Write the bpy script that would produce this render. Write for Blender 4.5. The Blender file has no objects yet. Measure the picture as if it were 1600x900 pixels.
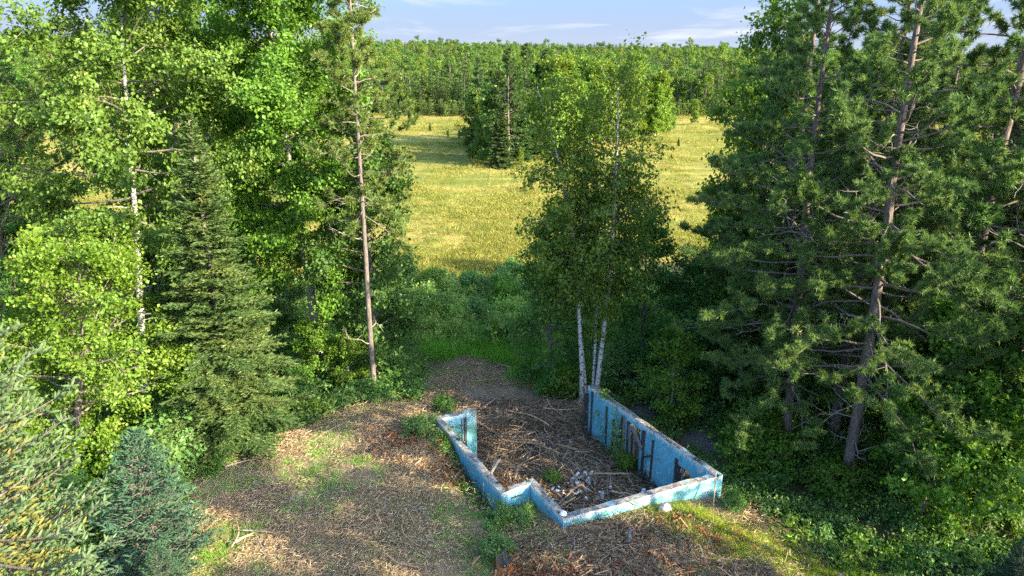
import bpy, math, random
import numpy as np
from mathutils import Vector

SC = bpy.context.scene
COL = SC.collection
PI = math.pi

# ------------------------------------------------------------------ camera, sky, sun, exposure
PITCH = math.radians(18.6)
CAM_Z = 16.5
FPX = 1081.0                                  # focal length in pixels of a 1600 px wide frame
cd = bpy.data.cameras.new('camera')
cd.sensor_width = 36.0
cd.lens = 36.0 * FPX / 1600.0
cd.clip_start = 0.1
cd.clip_end = 6000
cam = bpy.data.objects.new('camera', cd)
COL.objects.link(cam)
cam.location = (0, 0, CAM_Z)
cam.rotation_euler = (PI / 2 - PITCH, 0, 0)
SC.camera = cam

SUN_EL = math.radians(25)
SUN_AZ = math.radians(117)                    # clockwise from +Y: to the right and a little behind the camera
sdir = Vector((math.sin(SUN_AZ) * math.cos(SUN_EL), math.cos(SUN_AZ) * math.cos(SUN_EL), math.sin(SUN_EL)))

W = bpy.data.worlds.new('World')
SC.world = W
W.use_nodes = True
wn, wl = W.node_tree.nodes, W.node_tree.links
wn.clear()
wo = wn.new('ShaderNodeOutputWorld')
wb = wn.new('ShaderNodeBackground')
sky = wn.new('ShaderNodeTexSky')
sky.sky_type = 'NISHITA'
sky.sun_disc = False
sky.sun_elevation = SUN_EL
sky.sun_rotation = SUN_AZ
sky.altitude = 300
sky.air_density = 1.0
sky.dust_density = 3.0
sky.ozone_density = 4.0
tc = wn.new('ShaderNodeTexCoord')
sep = wn.new('ShaderNodeSeparateXYZ')
wl.new(tc.outputs['Generated'], sep.inputs[0])
def wmath(op, a, b):
    n = wn.new('ShaderNodeMath'); n.operation = op
    for i, v in enumerate((a, b)):
        if isinstance(v, (int, float)): n.inputs[i].default_value = v
        else: wl.new(v, n.inputs[i])
    return n.outputs[0]
zz = wmath('ADD', wmath('MAXIMUM', sep.outputs['Z'], 0.0), 0.045)
cx, cy = wmath('DIVIDE', sep.outputs['X'], zz), wmath('DIVIDE', sep.outputs['Y'], zz)
cmb = wn.new('ShaderNodeCombineXYZ')
wl.new(cx, cmb.inputs[0]); wl.new(wmath('MULTIPLY', cy, 0.55), cmb.inputs[1])
cn = wn.new('ShaderNodeTexNoise')
cn.inputs['Scale'].default_value = 0.42
cn.inputs['Detail'].default_value = 7
cn.inputs['Roughness'].default_value = 0.56
cn.inputs['Distortion'].default_value = 0.4
wl.new(cmb.outputs[0], cn.inputs['Vector'])
cr = wn.new('ShaderNodeMapRange')
cr.inputs['From Min'].default_value = 0.53
cr.inputs['From Max'].default_value = 0.74
cr.inputs['To Max'].default_value = 0.85
wl.new(cn.outputs['Fac'], cr.inputs['Value'])
cm = wn.new('ShaderNodeMix'); cm.data_type = 'RGBA'
wl.new(cr.outputs[0], cm.inputs[0])
cm.inputs[7].default_value = (1.7, 1.7, 1.7, 1)
hz = wn.new('ShaderNodeMapRange'); hz.interpolation_type = 'SMOOTHSTEP'      # pale air all round the horizon
hz.inputs['From Min'].default_value = 0.0; hz.inputs['From Max'].default_value = 0.36
hz.inputs['To Min'].default_value = 0.97; hz.inputs['To Max'].default_value = 0.0
wl.new(sep.outputs['Z'], hz.inputs['Value'])
hm = wn.new('ShaderNodeMix'); hm.data_type = 'RGBA'
wl.new(hz.outputs[0], hm.inputs[0]); wl.new(sky.outputs[0], hm.inputs[6]); hc = wn.new('ShaderNodeMix'); hc.data_type = 'RGBA'
h2 = wn.new('ShaderNodeMapRange'); h2.inputs['From Max'].default_value = 0.10; wl.new(sep.outputs['Z'], h2.inputs['Value'])
wl.new(h2.outputs[0], hc.inputs[0]); hc.inputs[6].default_value = (1.0, 1.14, 1.42, 1); hc.inputs[7].default_value = (0.38, 0.72, 1.38, 1)
wl.new(hc.outputs[2], hm.inputs[7])
wl.new(hm.outputs[2], cm.inputs[6])
wl.new(cm.outputs[2], wb.inputs['Color'])
wb.inputs['Strength'].default_value = 0.15
wl.new(wb.outputs[0], wo.inputs[0])

sl = bpy.data.lights.new('sun', 'SUN')
sl.energy = 3.7
sl.angle = math.radians(0.5)
sl.color = (1.0, 0.86, 0.62)
sun = bpy.data.objects.new('sun', sl)
COL.objects.link(sun)
sun.rotation_euler = sdir.to_track_quat('Z', 'Y').to_euler()

SC.view_settings.view_transform = 'Standard'
SC.view_settings.look = 'None'
SC.view_settings.exposure = 2.15
SC.view_settings.gamma = 1.0
SC.view_settings.use_curve_mapping = False
cy_ = SC.cycles
cy_.max_bounces = 8
cy_.diffuse_bounces = 5
cy_.glossy_bounces = 2
cy_.transmission_bounces = 5
cy_.transparent_max_bounces = 4
cy_.use_denoising = False
cy_.denoising_prefilter = 'NONE'
cy_.caustics_reflective = False
cy_.caustics_refractive = False

# ------------------------------------------------------------------ photo geometry -> places
def ray(px, py):
    dx, dy = px - 800.0, py - 450.0
    return (dx, FPX * math.cos(PITCH) - dy * math.sin(PITCH), -FPX * math.sin(PITCH) - dy * math.cos(PITCH))
def at_z(px, py, z):
    r = ray(px, py); k = (z - CAM_Z) / r[2]
    return np.array([r[0] * k, r[1] * k, z])
def at_y(px, py, y):
    r = ray(px, py); k = y / r[1]
    return np.array([r[0] * k, y, CAM_Z + r[2] * k])

# ------------------------------------------------------------------ noise for the terrain
def _hash(ix, iy, s):
    h = (ix.astype(np.int64) * 374761393 + iy.astype(np.int64) * 668265263 + s * 974711) & 0x7fffffff
    h = ((h ^ (h >> 13)) * 1274126177) & 0x7fffffff
    return ((h ^ (h >> 16)) & 0xffff) / 65535.0
def vnoise(x, y, s=0):
    x = np.asarray(x, float); y = np.asarray(y, float)
    ix, iy = np.floor(x), np.floor(y)
    fx, fy = x - ix, y - iy
    fx = fx * fx * (3 - 2 * fx); fy = fy * fy * (3 - 2 * fy)
    a, b = _hash(ix, iy, s), _hash(ix + 1, iy, s)
    c, d = _hash(ix, iy + 1, s), _hash(ix + 1, iy + 1, s)
    return (a * (1 - fx) + b * fx) * (1 - fy) + (c * (1 - fx) + d * fx) * fy
def fbm(x, y, s=0, o=4):
    x = np.asarray(x, float); y = np.asarray(y, float)
    r, a = 0, 0.5
    for i in range(o):
        r = r + a * (vnoise(x * 2 ** i, y * 2 ** i, s + i) - 0.5); a *= 0.5
    return r
def sstep(a, b, x):
    t = np.clip((x - a) / (b - a), 0, 1)
    return t * t * (3 - 2 * t)
def inside(poly, x, y):
    x = np.asarray(x, float); y = np.asarray(y, float)
    r = np.zeros(x.shape, bool)
    n = len(poly)
    for i in range(n):
        x0, y0 = poly[i]; x1, y1 = poly[(i + 1) % n]
        if y0 == y1: continue
        c = ((y0 > y) != (y1 > y)) & (x < (x1 - x0) * (y - y0) / (y1 - y0) + x0)
        r ^= c
    return r
def poly_dist(poly, x, y):
    x = np.asarray(x, float); y = np.asarray(y, float)
    d = np.full(x.shape, 1e9)
    n = len(poly)
    for i in range(n):
        x0, y0 = poly[i]; x1, y1 = poly[(i + 1) % n]
        dx, dy = x1 - x0, y1 - y0
        t = np.clip(((x - x0) * dx + (y - y0) * dy) / (dx * dx + dy * dy), 0, 1)
        d = np.minimum(d, np.hypot(x - x0 - t * dx, y - y0 - t * dy))
    return np.where(inside(poly, x, y), -d, d)

# foundation corners (outer faces), top of the wall at 2.4 m over the cellar floor
H = 2.4
KA, KB, KC, KD, KE, KF, KG = (-3.21, 25.25), (-1.59, 26.01), (-0.36, 20.03), (0.64, 20.59), (1.64, 18.65), (7.48, 21.13), (3.62, 28.25)
WT = 0.24
def _off(line, d):
    L = [np.array(p) for p in line]; out = []
    for i, p in enumerate(L):
        ns = []
        if i > 0:
            t = (p - L[i - 1]); t /= np.hypot(*t); ns.append(np.array([-t[1], t[0]]))
        if i < len(L) - 1:
            t = (L[i + 1] - p); t /= np.hypot(*t); ns.append(np.array([-t[1], t[0]]))
        if len(ns) == 1: out.append(p + ns[0] * d)
        else:
            m = ns[0] + ns[1]; m /= np.hypot(*m)
            out.append(p + m * d / m.dot(ns[0]))
    return out
OUT = [np.array(p) for p in (KB, KA, KC, KD, KE, KF, KG)]
INN = _off(OUT, WT)
MID = _off(OUT, WT * 0.5)
PIT = [tuple(p) for p in MID] + [(2.0, 33.0), (-3.0, 33.0)]
FOOT = [tuple(p) for p in OUT]

def ground(x, y):
    x = np.asarray(x, float); y = np.asarray(y, float)
    yl = 25.9 + 0.5 * np.sin(x * 0.7)
    rear = 1 - sstep(0, 1, (y - yl) / 4.6)
    up = 2.05 * rear
    ww = sstep(4.5, 11.5, x + 0.28 * (y - 20))
    up = up * (1 - ww * 0.62) - ww * sstep(12, 26, x) * 0.45
    # drop east of the long wall
    ex = sstep(-0.2, 1.7, (x - 7.48) * 0.88 + (y - 21.13) * 0.477)
    up = np.where((x > 5.2), up * (1 - ex * sstep(20.6, 22.2, y) * 0.75), up)
    # pit along the left wall
    dl = ((x + 3.21) * 0.876 + (y - 25.25) * 0.478)          # >0 toward the house
    al = ((x + 3.21) * 0.479 - (y - 25.25) * 0.878)
    pit = np.exp(-(dl / 0.75) ** 2) * sstep(1.6, 3.2, al) * (1 - sstep(5.8, 6.6, al))
    notch = np.exp(-(((x - 0.35) / 1.0) ** 2 + ((y - 19.7) / 0.8) ** 2))
    up = up - 1.0 * pit - 0.45 * notch
    z = up - 0.75 * sstep(36, 60, y)
    amp = 0.10 + 0.10 * sstep(30, 60, y)
    z = z + amp * fbm(x * 0.9, y * 0.9, 3) * 2 + 0.35 * fbm(x * 0.12, y * 0.12, 8)
    ins = inside(PIT, x, y)
    zi = 0.10 + 0.28 * fbm(x * 0.8, y * 0.8, 5) + 0.35 * np.exp(-(((x + 0.6) / 1.3) ** 2 + ((y - 22.5) / 1.3) ** 2))
    k = np.where(ins, sstep(0, 1.6, 29.5 - y), 0)
    z = z * (1 - k) + zi * k
    far = sstep(240, 760, y) * (14.5 - np.clip(x, -500, 500) * .018) + 1.5 * fbm(x * 0.006, y * 0.006, 21) * sstep(240, 420, y) * 2
    return z + far
def gz(x, y): return float(ground(np.array([x]), np.array([y]))[0])

CLEAR = [(-11.6, 17.0), (-11.2, 21.0), (-9.3, 24.6), (-7.2, 26.5), (-5.2, 28.6), (-4.6, 32.5), (-3.4, 36.2), (-1.5, 37.6), (0.6, 35.4), (2.2, 32.6), (3.4, 30.2),
         (4.2, 28.6), (7.6, 21.9), (8.4, 20.4), (9.8, 18.4), (11.3, 16.2), (11.3, 4), (-12.4, 4), (-13, 12)]

# ------------------------------------------------------------------ materials
def new_mat(name):
    m = bpy.data.materials.new(name); m.use_nodes = True
    nt = m.node_tree; nt.nodes.clear()
    return m, nt.nodes, nt.links
class NB:
    """small node builder"""
    def __init__(s, name):
        s.m, s.n, s.l = new_mat(name)
        s.out = s.n.new('ShaderNodeOutputMaterial')
    def node(s, t, **k):
        n = s.n.new(t)
        for a, v in k.items(): setattr(n, a, v)
        return n
    def link(s, a, b): s.l.new(a, b)
    def attr(s, name):
        n = s.node('ShaderNodeAttribute', attribute_name=name); return n.outputs['Fac']
    def pos(s): return s.node('ShaderNodeNewGeometry').outputs['Position']
    def obj(s): return s.node('ShaderNodeTexCoord').outputs['Object']
    def scale(s, v, sc):
        n = s.node('ShaderNodeMapping'); s.link(v, n.inputs[0]); n.inputs['Scale'].default_value = sc; return n.outputs[0]
    def noise(s, v, scale, detail=4, rough=0.55, dist=0.0):
        n = s.node('ShaderNodeTexNoise'); s.link(v, n.inputs['Vector'])
        n.inputs['Scale'].default_value = scale; n.inputs['Detail'].default_value = detail
        n.inputs['Roughness'].default_value = rough; n.inputs['Distortion'].default_value = dist
        return n.outputs['Fac']
    def rng(s, v, a, b, c=0.0, d=1.0):
        n = s.node('ShaderNodeMapRange'); s.link(v, n.inputs['Value'])
        for i, q in zip((1, 2, 3, 4), (a, b, c, d)): n.inputs[i].default_value = q
        return n.outputs[0]
    def math(s, op, a, b=0.0):
        n = s.node('ShaderNodeMath', operation=op)
        for i, v in enumerate((a, b)):
            if isinstance(v, (int, float)): n.inputs[i].default_value = v
            else: s.link(v, n.inputs[i])
        return n.outputs[0]
    def mix(s, f, a, b):
        n = s.node('ShaderNodeMix', data_type='RGBA')
        for i, v in ((0, f), (6, a), (7, b)):
            if isinstance(v, (int, float)): n.inputs[i].default_value = v
            elif isinstance(v, tuple): n.inputs[i].default_value = (*v, 1)
            else: s.link(v, n.inputs[i])
        return n.outputs[2]
    def bump(s, h, strength=0.5, dist=0.05):
        n = s.node('ShaderNodeBump'); s.link(h, n.inputs['Height'])
        n.inputs['Strength'].default_value = strength; n.inputs['Distance'].default_value = dist
        return n.outputs[0]
    def finish(s, color, rough=0.9, normal=None, spec=0.2):
        p = s.node('ShaderNodeBsdfPrincipled')
        if isinstance(color, tuple): p.inputs['Base Color'].default_value = (*color, 1)
        else: s.link(color, p.inputs['Base Color'])
        p.inputs['Roughness'].default_value = rough
        p.inputs['Specular IOR Level'].default_value = spec
        if normal is not None: s.link(normal, p.inputs['Normal'])
        s.link(p.outputs[0], s.out.inputs[0])
        return s.m

def leaf_mat(name, c0, c1, c2, trans=0.4, gloss=0.06, yellow=None):
    """two-sided leaf: per-leaf tint between c0..c1, some leaves c2; light shines through"""
    c0, c1, c2 = (tuple(v * 1.45 for v in c) for c in (c0, c1, c2))
    b = NB(name)
    t = b.attr('tint')
    rnd = b.node('ShaderNodeObjectInfo').outputs['Random']
    col = b.mix(t, c0, c1)
    col = b.mix(b.rng(t, 0.86, 1.0), col, c2)
    hs = b.node('ShaderNodeHueSaturation')
    b.link(b.rng(rnd, 0, 1, 0.485, 0.515), hs.inputs['Hue'])
    b.link(b.rng(rnd, 0, 1, 0.85, 1.12), hs.inputs['Value'])
    b.link(col, hs.inputs['Color'])
    col = hs.outputs[0]
    d = b.node('ShaderNodeBsdfDiffuse'); b.link(col, d.inputs[0])
    tr = b.node('ShaderNodeBsdfTranslucent')
    h2 = b.node('ShaderNodeHueSaturation'); h2.inputs['Hue'].default_value = 0.485; h2.inputs['Saturation'].default_value = 1.1; h2.inputs['Value'].default_value = 1.25
    b.link(col, h2.inputs['Color']); b.link(h2.outputs[0], tr.inputs[0])
    m1 = b.node('ShaderNodeMixShader'); m1.inputs[0].default_value = trans
    b.link(d.outputs[0], m1.inputs[1]); b.link(tr.outputs[0], m1.inputs[2])
    g = b.node('ShaderNodeBsdfGlossy'); g.inputs['Roughness'].default_value = 0.45; g.inputs[0].default_value = (0.45, 0.55, 0.45, 1)
    m2 = b.node('ShaderNodeMixShader'); m2.inputs[0].default_value = gloss * 0.6
    b.link(m1.outputs[0], m2.inputs[1]); b.link(g.outputs[0], m2.inputs[2])
    b.link(m2.outputs[0], b.out.inputs[0])
    return b.m

M = {}
M['maple'] = leaf_mat('maple_leaf', (0.058, 0.128, 0.014), (0.120, 0.210, 0.024), (0.19, 0.25, 0.04), 0.36)
M['bright'] = leaf_mat('bright_leaf', (0.070, 0.150, 0.015), (0.145, 0.245, 0.027), (0.24, 0.29, 0.05), 0.38)
M['aspen'] = leaf_mat('aspen_leaf', (0.060, 0.140, 0.022), (0.125, 0.225, 0.036), (0.21, 0.28, 0.06), 0.36)
M['birch'] = leaf_mat('birch_leaf', (0.070, 0.150, 0.022), (0.130, 0.220, 0.034), (0.22, 0.27, 0.06), 0.42)
M['dark'] = leaf_mat('dark_leaf', (0.045, 0.110, 0.024), (0.088, 0.175, 0.034), (0.15, 0.23, 0.05), 0.38)
M['shrub'] = leaf_mat('shrub_leaf', (0.075, 0.160, 0.040), (0.140, 0.235, 0.065), (0.22, 0.29, 0.09), 0.35)
M['willow'] = leaf_mat('willow_leaf', (0.165, 0.270, 0.048), (0.260, 0.360, 0.085), (0.36, 0.42, 0.14), 0.34)
M['pine'] = leaf_mat('pine_needle', (0.058, 0.116, 0.032), (0.138, 0.205, 0.055), (0.27, 0.29, 0.06), 0.3, 0.06)
M['pine_y'] = leaf_mat('sunny_pine_needle', (0.075, 0.120, 0.028), (0.150, 0.195, 0.045), (0.22, 0.24, 0.05), 0.3, 0.08)  # yellower copy of the pine needle, sun put into the colour
M['fir'] = leaf_mat('fir_needle', (0.036, 0.080, 0.022), (0.105, 0.140, 0.038), (0.22, 0.23, 0.05), 0.22, 0.06)
M['spruce'] = leaf_mat('spruce_needle', (0.066, 0.110, 0.046), (0.120, 0.160, 0.068), (0.18, 0.19, 0.065), 0.2, 0.03)
M['spruce_d'] = leaf_mat('shaded_spruce_needle', (0.032, 0.078, 0.042), (0.066, 0.125, 0.070), (0.10, 0.16, 0.10), 0.2, 0.03)  # darker copy of the spruce needle, the young tree's shade put into the colour
M['lichen'] = leaf_mat('old_spruce_twig', (0.12, 0.12, 0.03), (0.19, 0.17, 0.045), (0.22, 0.19, 0.05), 0.2, 0.03)
M['grass'] = leaf_mat('green_grass', (0.105, 0.270, 0.032), (0.180, 0.360, 0.050), (0.27, 0.38, 0.07), 0.35)
M['grass_y'] = leaf_mat('sunny_grass', (0.160, 0.250, 0.025), (0.270, 0.330, 0.040), (0.38, 0.36, 0.08), 0.35)  # grass tone raised so the strip by the front wall looks sunlit
M['meadow_g'] = leaf_mat('green_meadow_grass', (0.090, 0.120, 0.018), (0.155, 0.170, 0.030), (0.24, 0.22, 0.06), 0.3, 0.03)
M['meadow'] = leaf_mat('meadow_grass', (0.150, 0.165, 0.034), (0.235, 0.220, 0.050), (0.29, 0.255, 0.08), 0.3, 0.02)
M['farleaf'] = leaf_mat('far_broadleaf', (0.045, 0.100, 0.018), (0.095, 0.160, 0.028), (0.15, 0.20, 0.04), 0.3)
M['farlime'] = leaf_mat('far_light_broadleaf', (0.085, 0.150, 0.018), (0.150, 0.220, 0.028), (0.22, 0.26, 0.05), 0.35)
M['farpine'] = leaf_mat('far_conifer', (0.040, 0.080, 0.025), (0.075, 0.125, 0.035), (0.13, 0.16, 0.04), 0.2)

def bark(name, c0, c1, sc=(6, 6, 1.2), patch=None, pthr=(0.55, 0.6)):
    b = NB(name)
    o = b.obj()
    n = b.noise(b.scale(o, sc), 3.0, 5, 0.65)
    col = b.mix(b.rng(n, 0.35, 0.65), c0, c1)
    if patch:
        n2 = b.noise(b.scale(o, (2.5, 2.5, 7)), 2.0, 3, 0.6)
        col = b.mix(b.rng(n2, *pthr), col, patch)
    return b.finish(col, 0.9, b.bump(n, 0.8, 0.03), 0.15)
M['bark_pine'] = bark('red_pine_bark', (0.10, 0.080, 0.070), (0.29, 0.225, 0.19))
M['bark_grey'] = bark('grey_bark', (0.11, 0.09, 0.075), (0.25, 0.215, 0.185))
M['bark_birch'] = bark('white_birch_bark', (0.46, 0.44, 0.41), (0.68, 0.66, 0.62), (2, 2, 5), (0.06, 0.05, 0.045), (0.55, 0.60))
M['bark_aspen'] = bark('pale_aspen_bark', (0.30, 0.28, 0.23), (0.47, 0.44, 0.37), (2, 2, 5), (0.08, 0.07, 0.06), (0.62, 0.68))
M['bark_dead'] = bark('bare_dead_branch', (0.26, 0.22, 0.19), (0.43, 0.38, 0.33))
M['stick'] = bark('weathered_stick', (0.15, 0.11, 0.075), (0.36, 0.28, 0.195), (4, 4, 4))
M['stick_g'] = bark('grey_stick', (0.13, 0.115, 0.105), (0.31, 0.285, 0.26), (4, 4, 4))
M['stick_t'] = bark('tan_split_wood', (0.36, 0.25, 0.145), (0.58, 0.44, 0.28), (4, 4, 4))
M['rot'] = bark('orange_rotten_wood', (0.22, 0.075, 0.025), (0.50, 0.20, 0.075), (5, 5, 3))
M['timber'] = bark('dark_weathered_timber', (0.045, 0.038, 0.035), (0.125, 0.108, 0.10), (9, 9, 1))
M['timber_g'] = bark('grey_weathered_timber', (0.15, 0.135, 0.13), (0.31, 0.285, 0.275), (9, 9, 1))

def chip_mat(name, c0, c1, c2):
    b = NB(name); t = b.attr('tint')
    rnd = b.node('ShaderNodeObjectInfo').outputs['Random']
    col = b.mix(b.rng(t, 0.55, 1.0), b.mix(b.rng(t, 0, 0.55), c0, c1), c2)
    hs = b.node('ShaderNodeHueSaturation'); b.link(b.rng(rnd, 0, 1, 0.75, 1.2), hs.inputs['Value']); b.link(col, hs.inputs['Color'])
    return b.finish(hs.outputs[0], 0.95, None, 0.1)
M['chip'] = chip_mat('wood_chips', (0.16, 0.108, 0.062), (0.40, 0.29, 0.168), (0.58, 0.46, 0.28))
M['chip_o'] = chip_mat('orange_chips', (0.10, 0.045, 0.028), (0.26, 0.115, 0.055), (0.42, 0.24, 0.13))
M['chip_d'] = chip_mat('dark_slash', (0.060, 0.044, 0.032), (0.210, 0.150, 0.098), (0.46, 0.36, 0.23))

# painted concrete
def paint_mat(name, blue, moss):
    b = NB(name)
    p = b.pos()
    z = b.node('ShaderNodeSeparateXYZ'); b.link(p, z.inputs[0])
    n1 = b.noise(p, 3.2, 6, 0.65)
    n2 = b.noise(b.scale(p, (7, 7, 2.0)), 2.0, 6, 0.7)
    n3 = b.noise(p, 0.8, 3, 0.5)
    col = b.mix(b.rng(n3, 0.35, 0.65), blue, tuple(v * 0.8 for v in blue))
    col = b.mix(b.rng(n1, 0.30, 0.40, 0.5, 0.0), col, (0.16, 0.50, 0.56))
    white = b.rng(b.math('ADD', n2, b.rng(z.outputs[2], H - 0.28, H - 0.005, 0.0, 0.24)), 0.60, 0.655)
    col = b.mix(white, col, (0.66, 0.68, 0.66))
    pale = b.rng(b.noise(p, 1.3, 4, 0.6), 0.62 - 0.12 * moss, 0.70 - 0.12 * moss)
    col = b.mix(b.math('MULTIPLY', pale, b.rng(n1, 0.40, 0.55)), col, (0.62, 0.63, 0.56))
    gr = b.rng(b.noise(p, 2.0, 5, 0.6), 0.62 - 0.10 * moss, 0.68 - 0.10 * moss)
    col = b.mix(b.math('MULTIPLY', gr, 0.75), col, (0.10, 0.27, 0.19))
    streak = b.rng(b.noise(b.scale(p, (6, 6, .45)), 1.6, 4, 0.6), 0.54, 0.70, 0, .4)
    col = b.mix(streak, col, tuple(v * .45 for v in blue))
    rust = b.rng(b.noise(b.scale(p, (5, 5, 1.2)), 1.1, 4, 0.65), 0.62, 0.72, 0, .55)
    col = b.mix(rust, col, (0.20, 0.17, 0.12))
    spot = b.rng(b.noise(p, 16, 3, 0.6), 0.66, 0.70)
    col = b.mix(spot, col, (0.12, 0.13, 0.13))
    dirt = b.rng(b.math('ADD', z.outputs[2], b.rng(n1, 0.3, 0.7, -0.2, 0.2)), 0.05, 0.38, 0.55, 0.0)
    col = b.mix(dirt, col, (0.10, 0.10, 0.085))
    return b.finish(col, 0.75, b.bump(n2, 0.35, 0.02), 0.25)
M['paint'] = paint_mat('peeling_blue_paint', (0.16, 0.51, 0.66), 0.0)
M['paint_m'] = paint_mat('mossy_blue_paint', (0.18, 0.50, 0.58), 1.0)
b = NB('wall_top_concrete')
p = b.pos()
n = b.noise(p, 5, 6, 0.7)
col = b.mix(b.rng(n, 0.38, 0.62), (0.12, 0.115, 0.11), (0.33, 0.32, 0.30))
col = b.mix(b.rng(b.noise(p, 2.1, 4), 0.56, 0.64), col, (0.05, 0.055, 0.035))
col = b.mix(b.rng(b.noise(p, 8, 3), 0.62, 0.68), col, (0.55, 0.56, 0.55))
col = b.mix(b.rng(b.noise(p, 3.1, 4), 0.56, 0.62, 0, .7), col, (0.20, 0.48, 0.58))
M['concrete'] = b.finish(col, 0.95, b.bump(n, 0.9, 0.03), 0.1)
b = NB('white_plaster')
n = b.noise(b.obj(), 9, 4)
M['plaster'] = b.finish(b.mix(b.rng(n, 0.3, 0.7), (0.52, 0.55, 0.60), (0.80, 0.82, 0.85)), 0.9, b.bump(n, 0.5, 0.02))
b = NB('pale_stone')
n = b.noise(b.obj(), 7, 5)
M['stone'] = b.finish(b.mix(b.rng(n, 0.3, 0.7), (0.34, 0.31, 0.28), (0.60, 0.56, 0.52)), 0.9, b.bump(n, 0.6, 0.03))
M['metal'] = NB('black_pipe').finish((0.03, 0.032, 0.035), 0.6, None, 0.4)

# ground
b = NB('ground')
p = b.pos()
big = b.noise(p, 0.35, 5, 0.6)
med = b.noise(p, 1.4, 6, 0.65)
fine = b.noise(b.scale(p, (1, 1, 1)), 9, 6, 0.7)
fib = b.noise(b.scale(p, (3, 14, 6)), 2.2, 5, 0.7, 1.5)
fib2 = b.noise(b.scale(p, (13, 3, 6)), 2.2, 5, 0.7, 1.5)
fb = b.math('MAXIMUM', fib, fib2)
# forest floor
forest = b.mix(b.rng(fb, 0.42, 0.66), (0.085, 0.060, 0.040), (0.20, 0.145, 0.085))
forest = b.mix(b.rng(med, 0.42, 0.62), forest, (0.065, 0.115, 0.028))
# mulch
mul = b.mix(b.rng(fb, 0.42, 0.66), (0.165, 0.122, 0.078), (0.47, 0.36, 0.225))
mul = b.mix(b.rng(med, 0.48, 0.66), mul, (0.19, 0.152, 0.118))
mul = b.mix(b.math('MULTIPLY', b.rng(big, 0.46, 0.60), b.rng(fine, 0.42, 0.60)), mul, (0.085, 0.150, 0.030))
mul = b.mix(b.math('MULTIPLY', b.rng(med, 0.30, 0.42, 1, 0), 0.6), mul, (0.33, 0.23, 0.12))
col = b.mix(b.attr('mulch'), forest, mul)
org = b.mix(b.rng(fb, 0.42, 0.62), (0.09, 0.045, 0.028), (0.27, 0.13, 0.065))
col = b.mix(b.attr('orange'), col, org)
gry = b.mix(b.rng(fine, 0.35, 0.65), (0.14, 0.13, 0.13), (0.29, 0.27, 0.265))
col = b.mix(b.attr('gray'), col, gry)
cel = b.mix(b.rng(fb, 0.44, 0.66), (0.035, 0.028, 0.024), (0.155, 0.118, 0.085))
cel = b.mix(b.rng(med, 0.55, 0.66), cel, (0.125, 0.112, 0.105))
col = b.mix(b.attr('cellar'), col, cel)
lush = b.mix(b.rng(med, 0.35, 0.65), (0.10, 0.18, 0.05), (0.19, 0.27, 0.09))
col = b.mix(b.attr('lush'), col, lush)
fl = b.mix(b.rng(b.noise(b.scale(p, (0.5, 1, 1)), 0.30, 6, 0.65), 0.38, 0.62), (0.305, 0.27, 0.066), (0.175, 0.20, 0.038))
fl = b.mix(b.rng(b.noise(b.scale(p, (0.35, 1, 1)), 0.10, 6, 0.65), 0.48, 0.60), fl, (0.38, 0.30, 0.09))
fl = b.mix(b.rng(b.noise(b.scale(p, (0.3, 1, 1)), 0.07, 6, 0.65, 1.0), 0.50, 0.60, 0, .8), fl, (0.155, 0.175, 0.034))
fl = b.mix(b.rng(b.noise(b.scale(p, (0.6, 1, 1)), 0.55, 5, 0.7), 0.52, 0.66), fl, (0.13, 0.175, 0.038))
col = b.mix(b.attr('field'), col, fl)
gn = b.mix(b.rng(fine, 0.35, 0.65), (0.14, 0.20, 0.025), (0.29, 0.31, 0.05))  # grass colour lifted to look sunlit
col = b.mix(b.attr('green'), col, gn)
M['ground'] = b.finish(col, 1.0, b.bump(b.math('ADD', fb, fine), 0.9, 0.06), 0.05)

# ------------------------------------------------------------------ mesh helpers
class Geo:
    """collects faces (numpy), builds one mesh"""
    def __init__(s): s.v = []; s.f = []; s.n = 0
    def add(s, v, f, mat=0, tint=None, smooth=False):
        v = np.asarray(v, np.float32).reshape(-1, 3); f = np.asarray(f, np.int32)
        if len(f) == 0: return
        if tint is None: tint = np.zeros(len(f), np.float32)
        s.v.append(v); s.f.append((f + s.n, mat, np.asarray(tint, np.float32), smooth)); s.n += len(v)
    def mesh(s, name, mats):
        me = bpy.data.meshes.new(name)
        v = np.concatenate(s.v)
        me.vertices.add(len(v)); me.vertices.foreach_set('co', v.ravel())
        lv = np.concatenate([f.ravel() for f, *_ in s.f])
        lt = np.concatenate([np.full(len(f), f.shape[1], np.int32) for f, *_ in s.f])
        ls = np.concatenate([[0], np.cumsum(lt)[:-1]]).astype(np.int32)
        me.loops.add(len(lv)); me.loops.foreach_set('vertex_index', lv)
        me.polygons.add(len(lt)); me.polygons.foreach_set('loop_start', ls)
        try: me.polygons.foreach_set('loop_total', lt)
        except Exception: pass
        me.polygons.foreach_set('material_index', np.concatenate([np.full(len(f), m, np.int32) for f, m, *_ in s.f]))
        me.polygons.foreach_set('use_smooth', np.concatenate([np.full(len(f), sm, bool) for f, _, _, sm in s.f]))
        a = me.attributes.new('tint', 'FLOAT', 'FACE')
        a.data.foreach_set('value', np.concatenate([t for _, _, t, _ in s.f]))
        for m in mats: me.materials.append(m)
        me.update(calc_edges=True)
        return me
def unit(a):
    a = np.asarray(a, float)
    return a / np.maximum(np.linalg.norm(a, axis=-1, keepdims=True), 1e-9)
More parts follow.
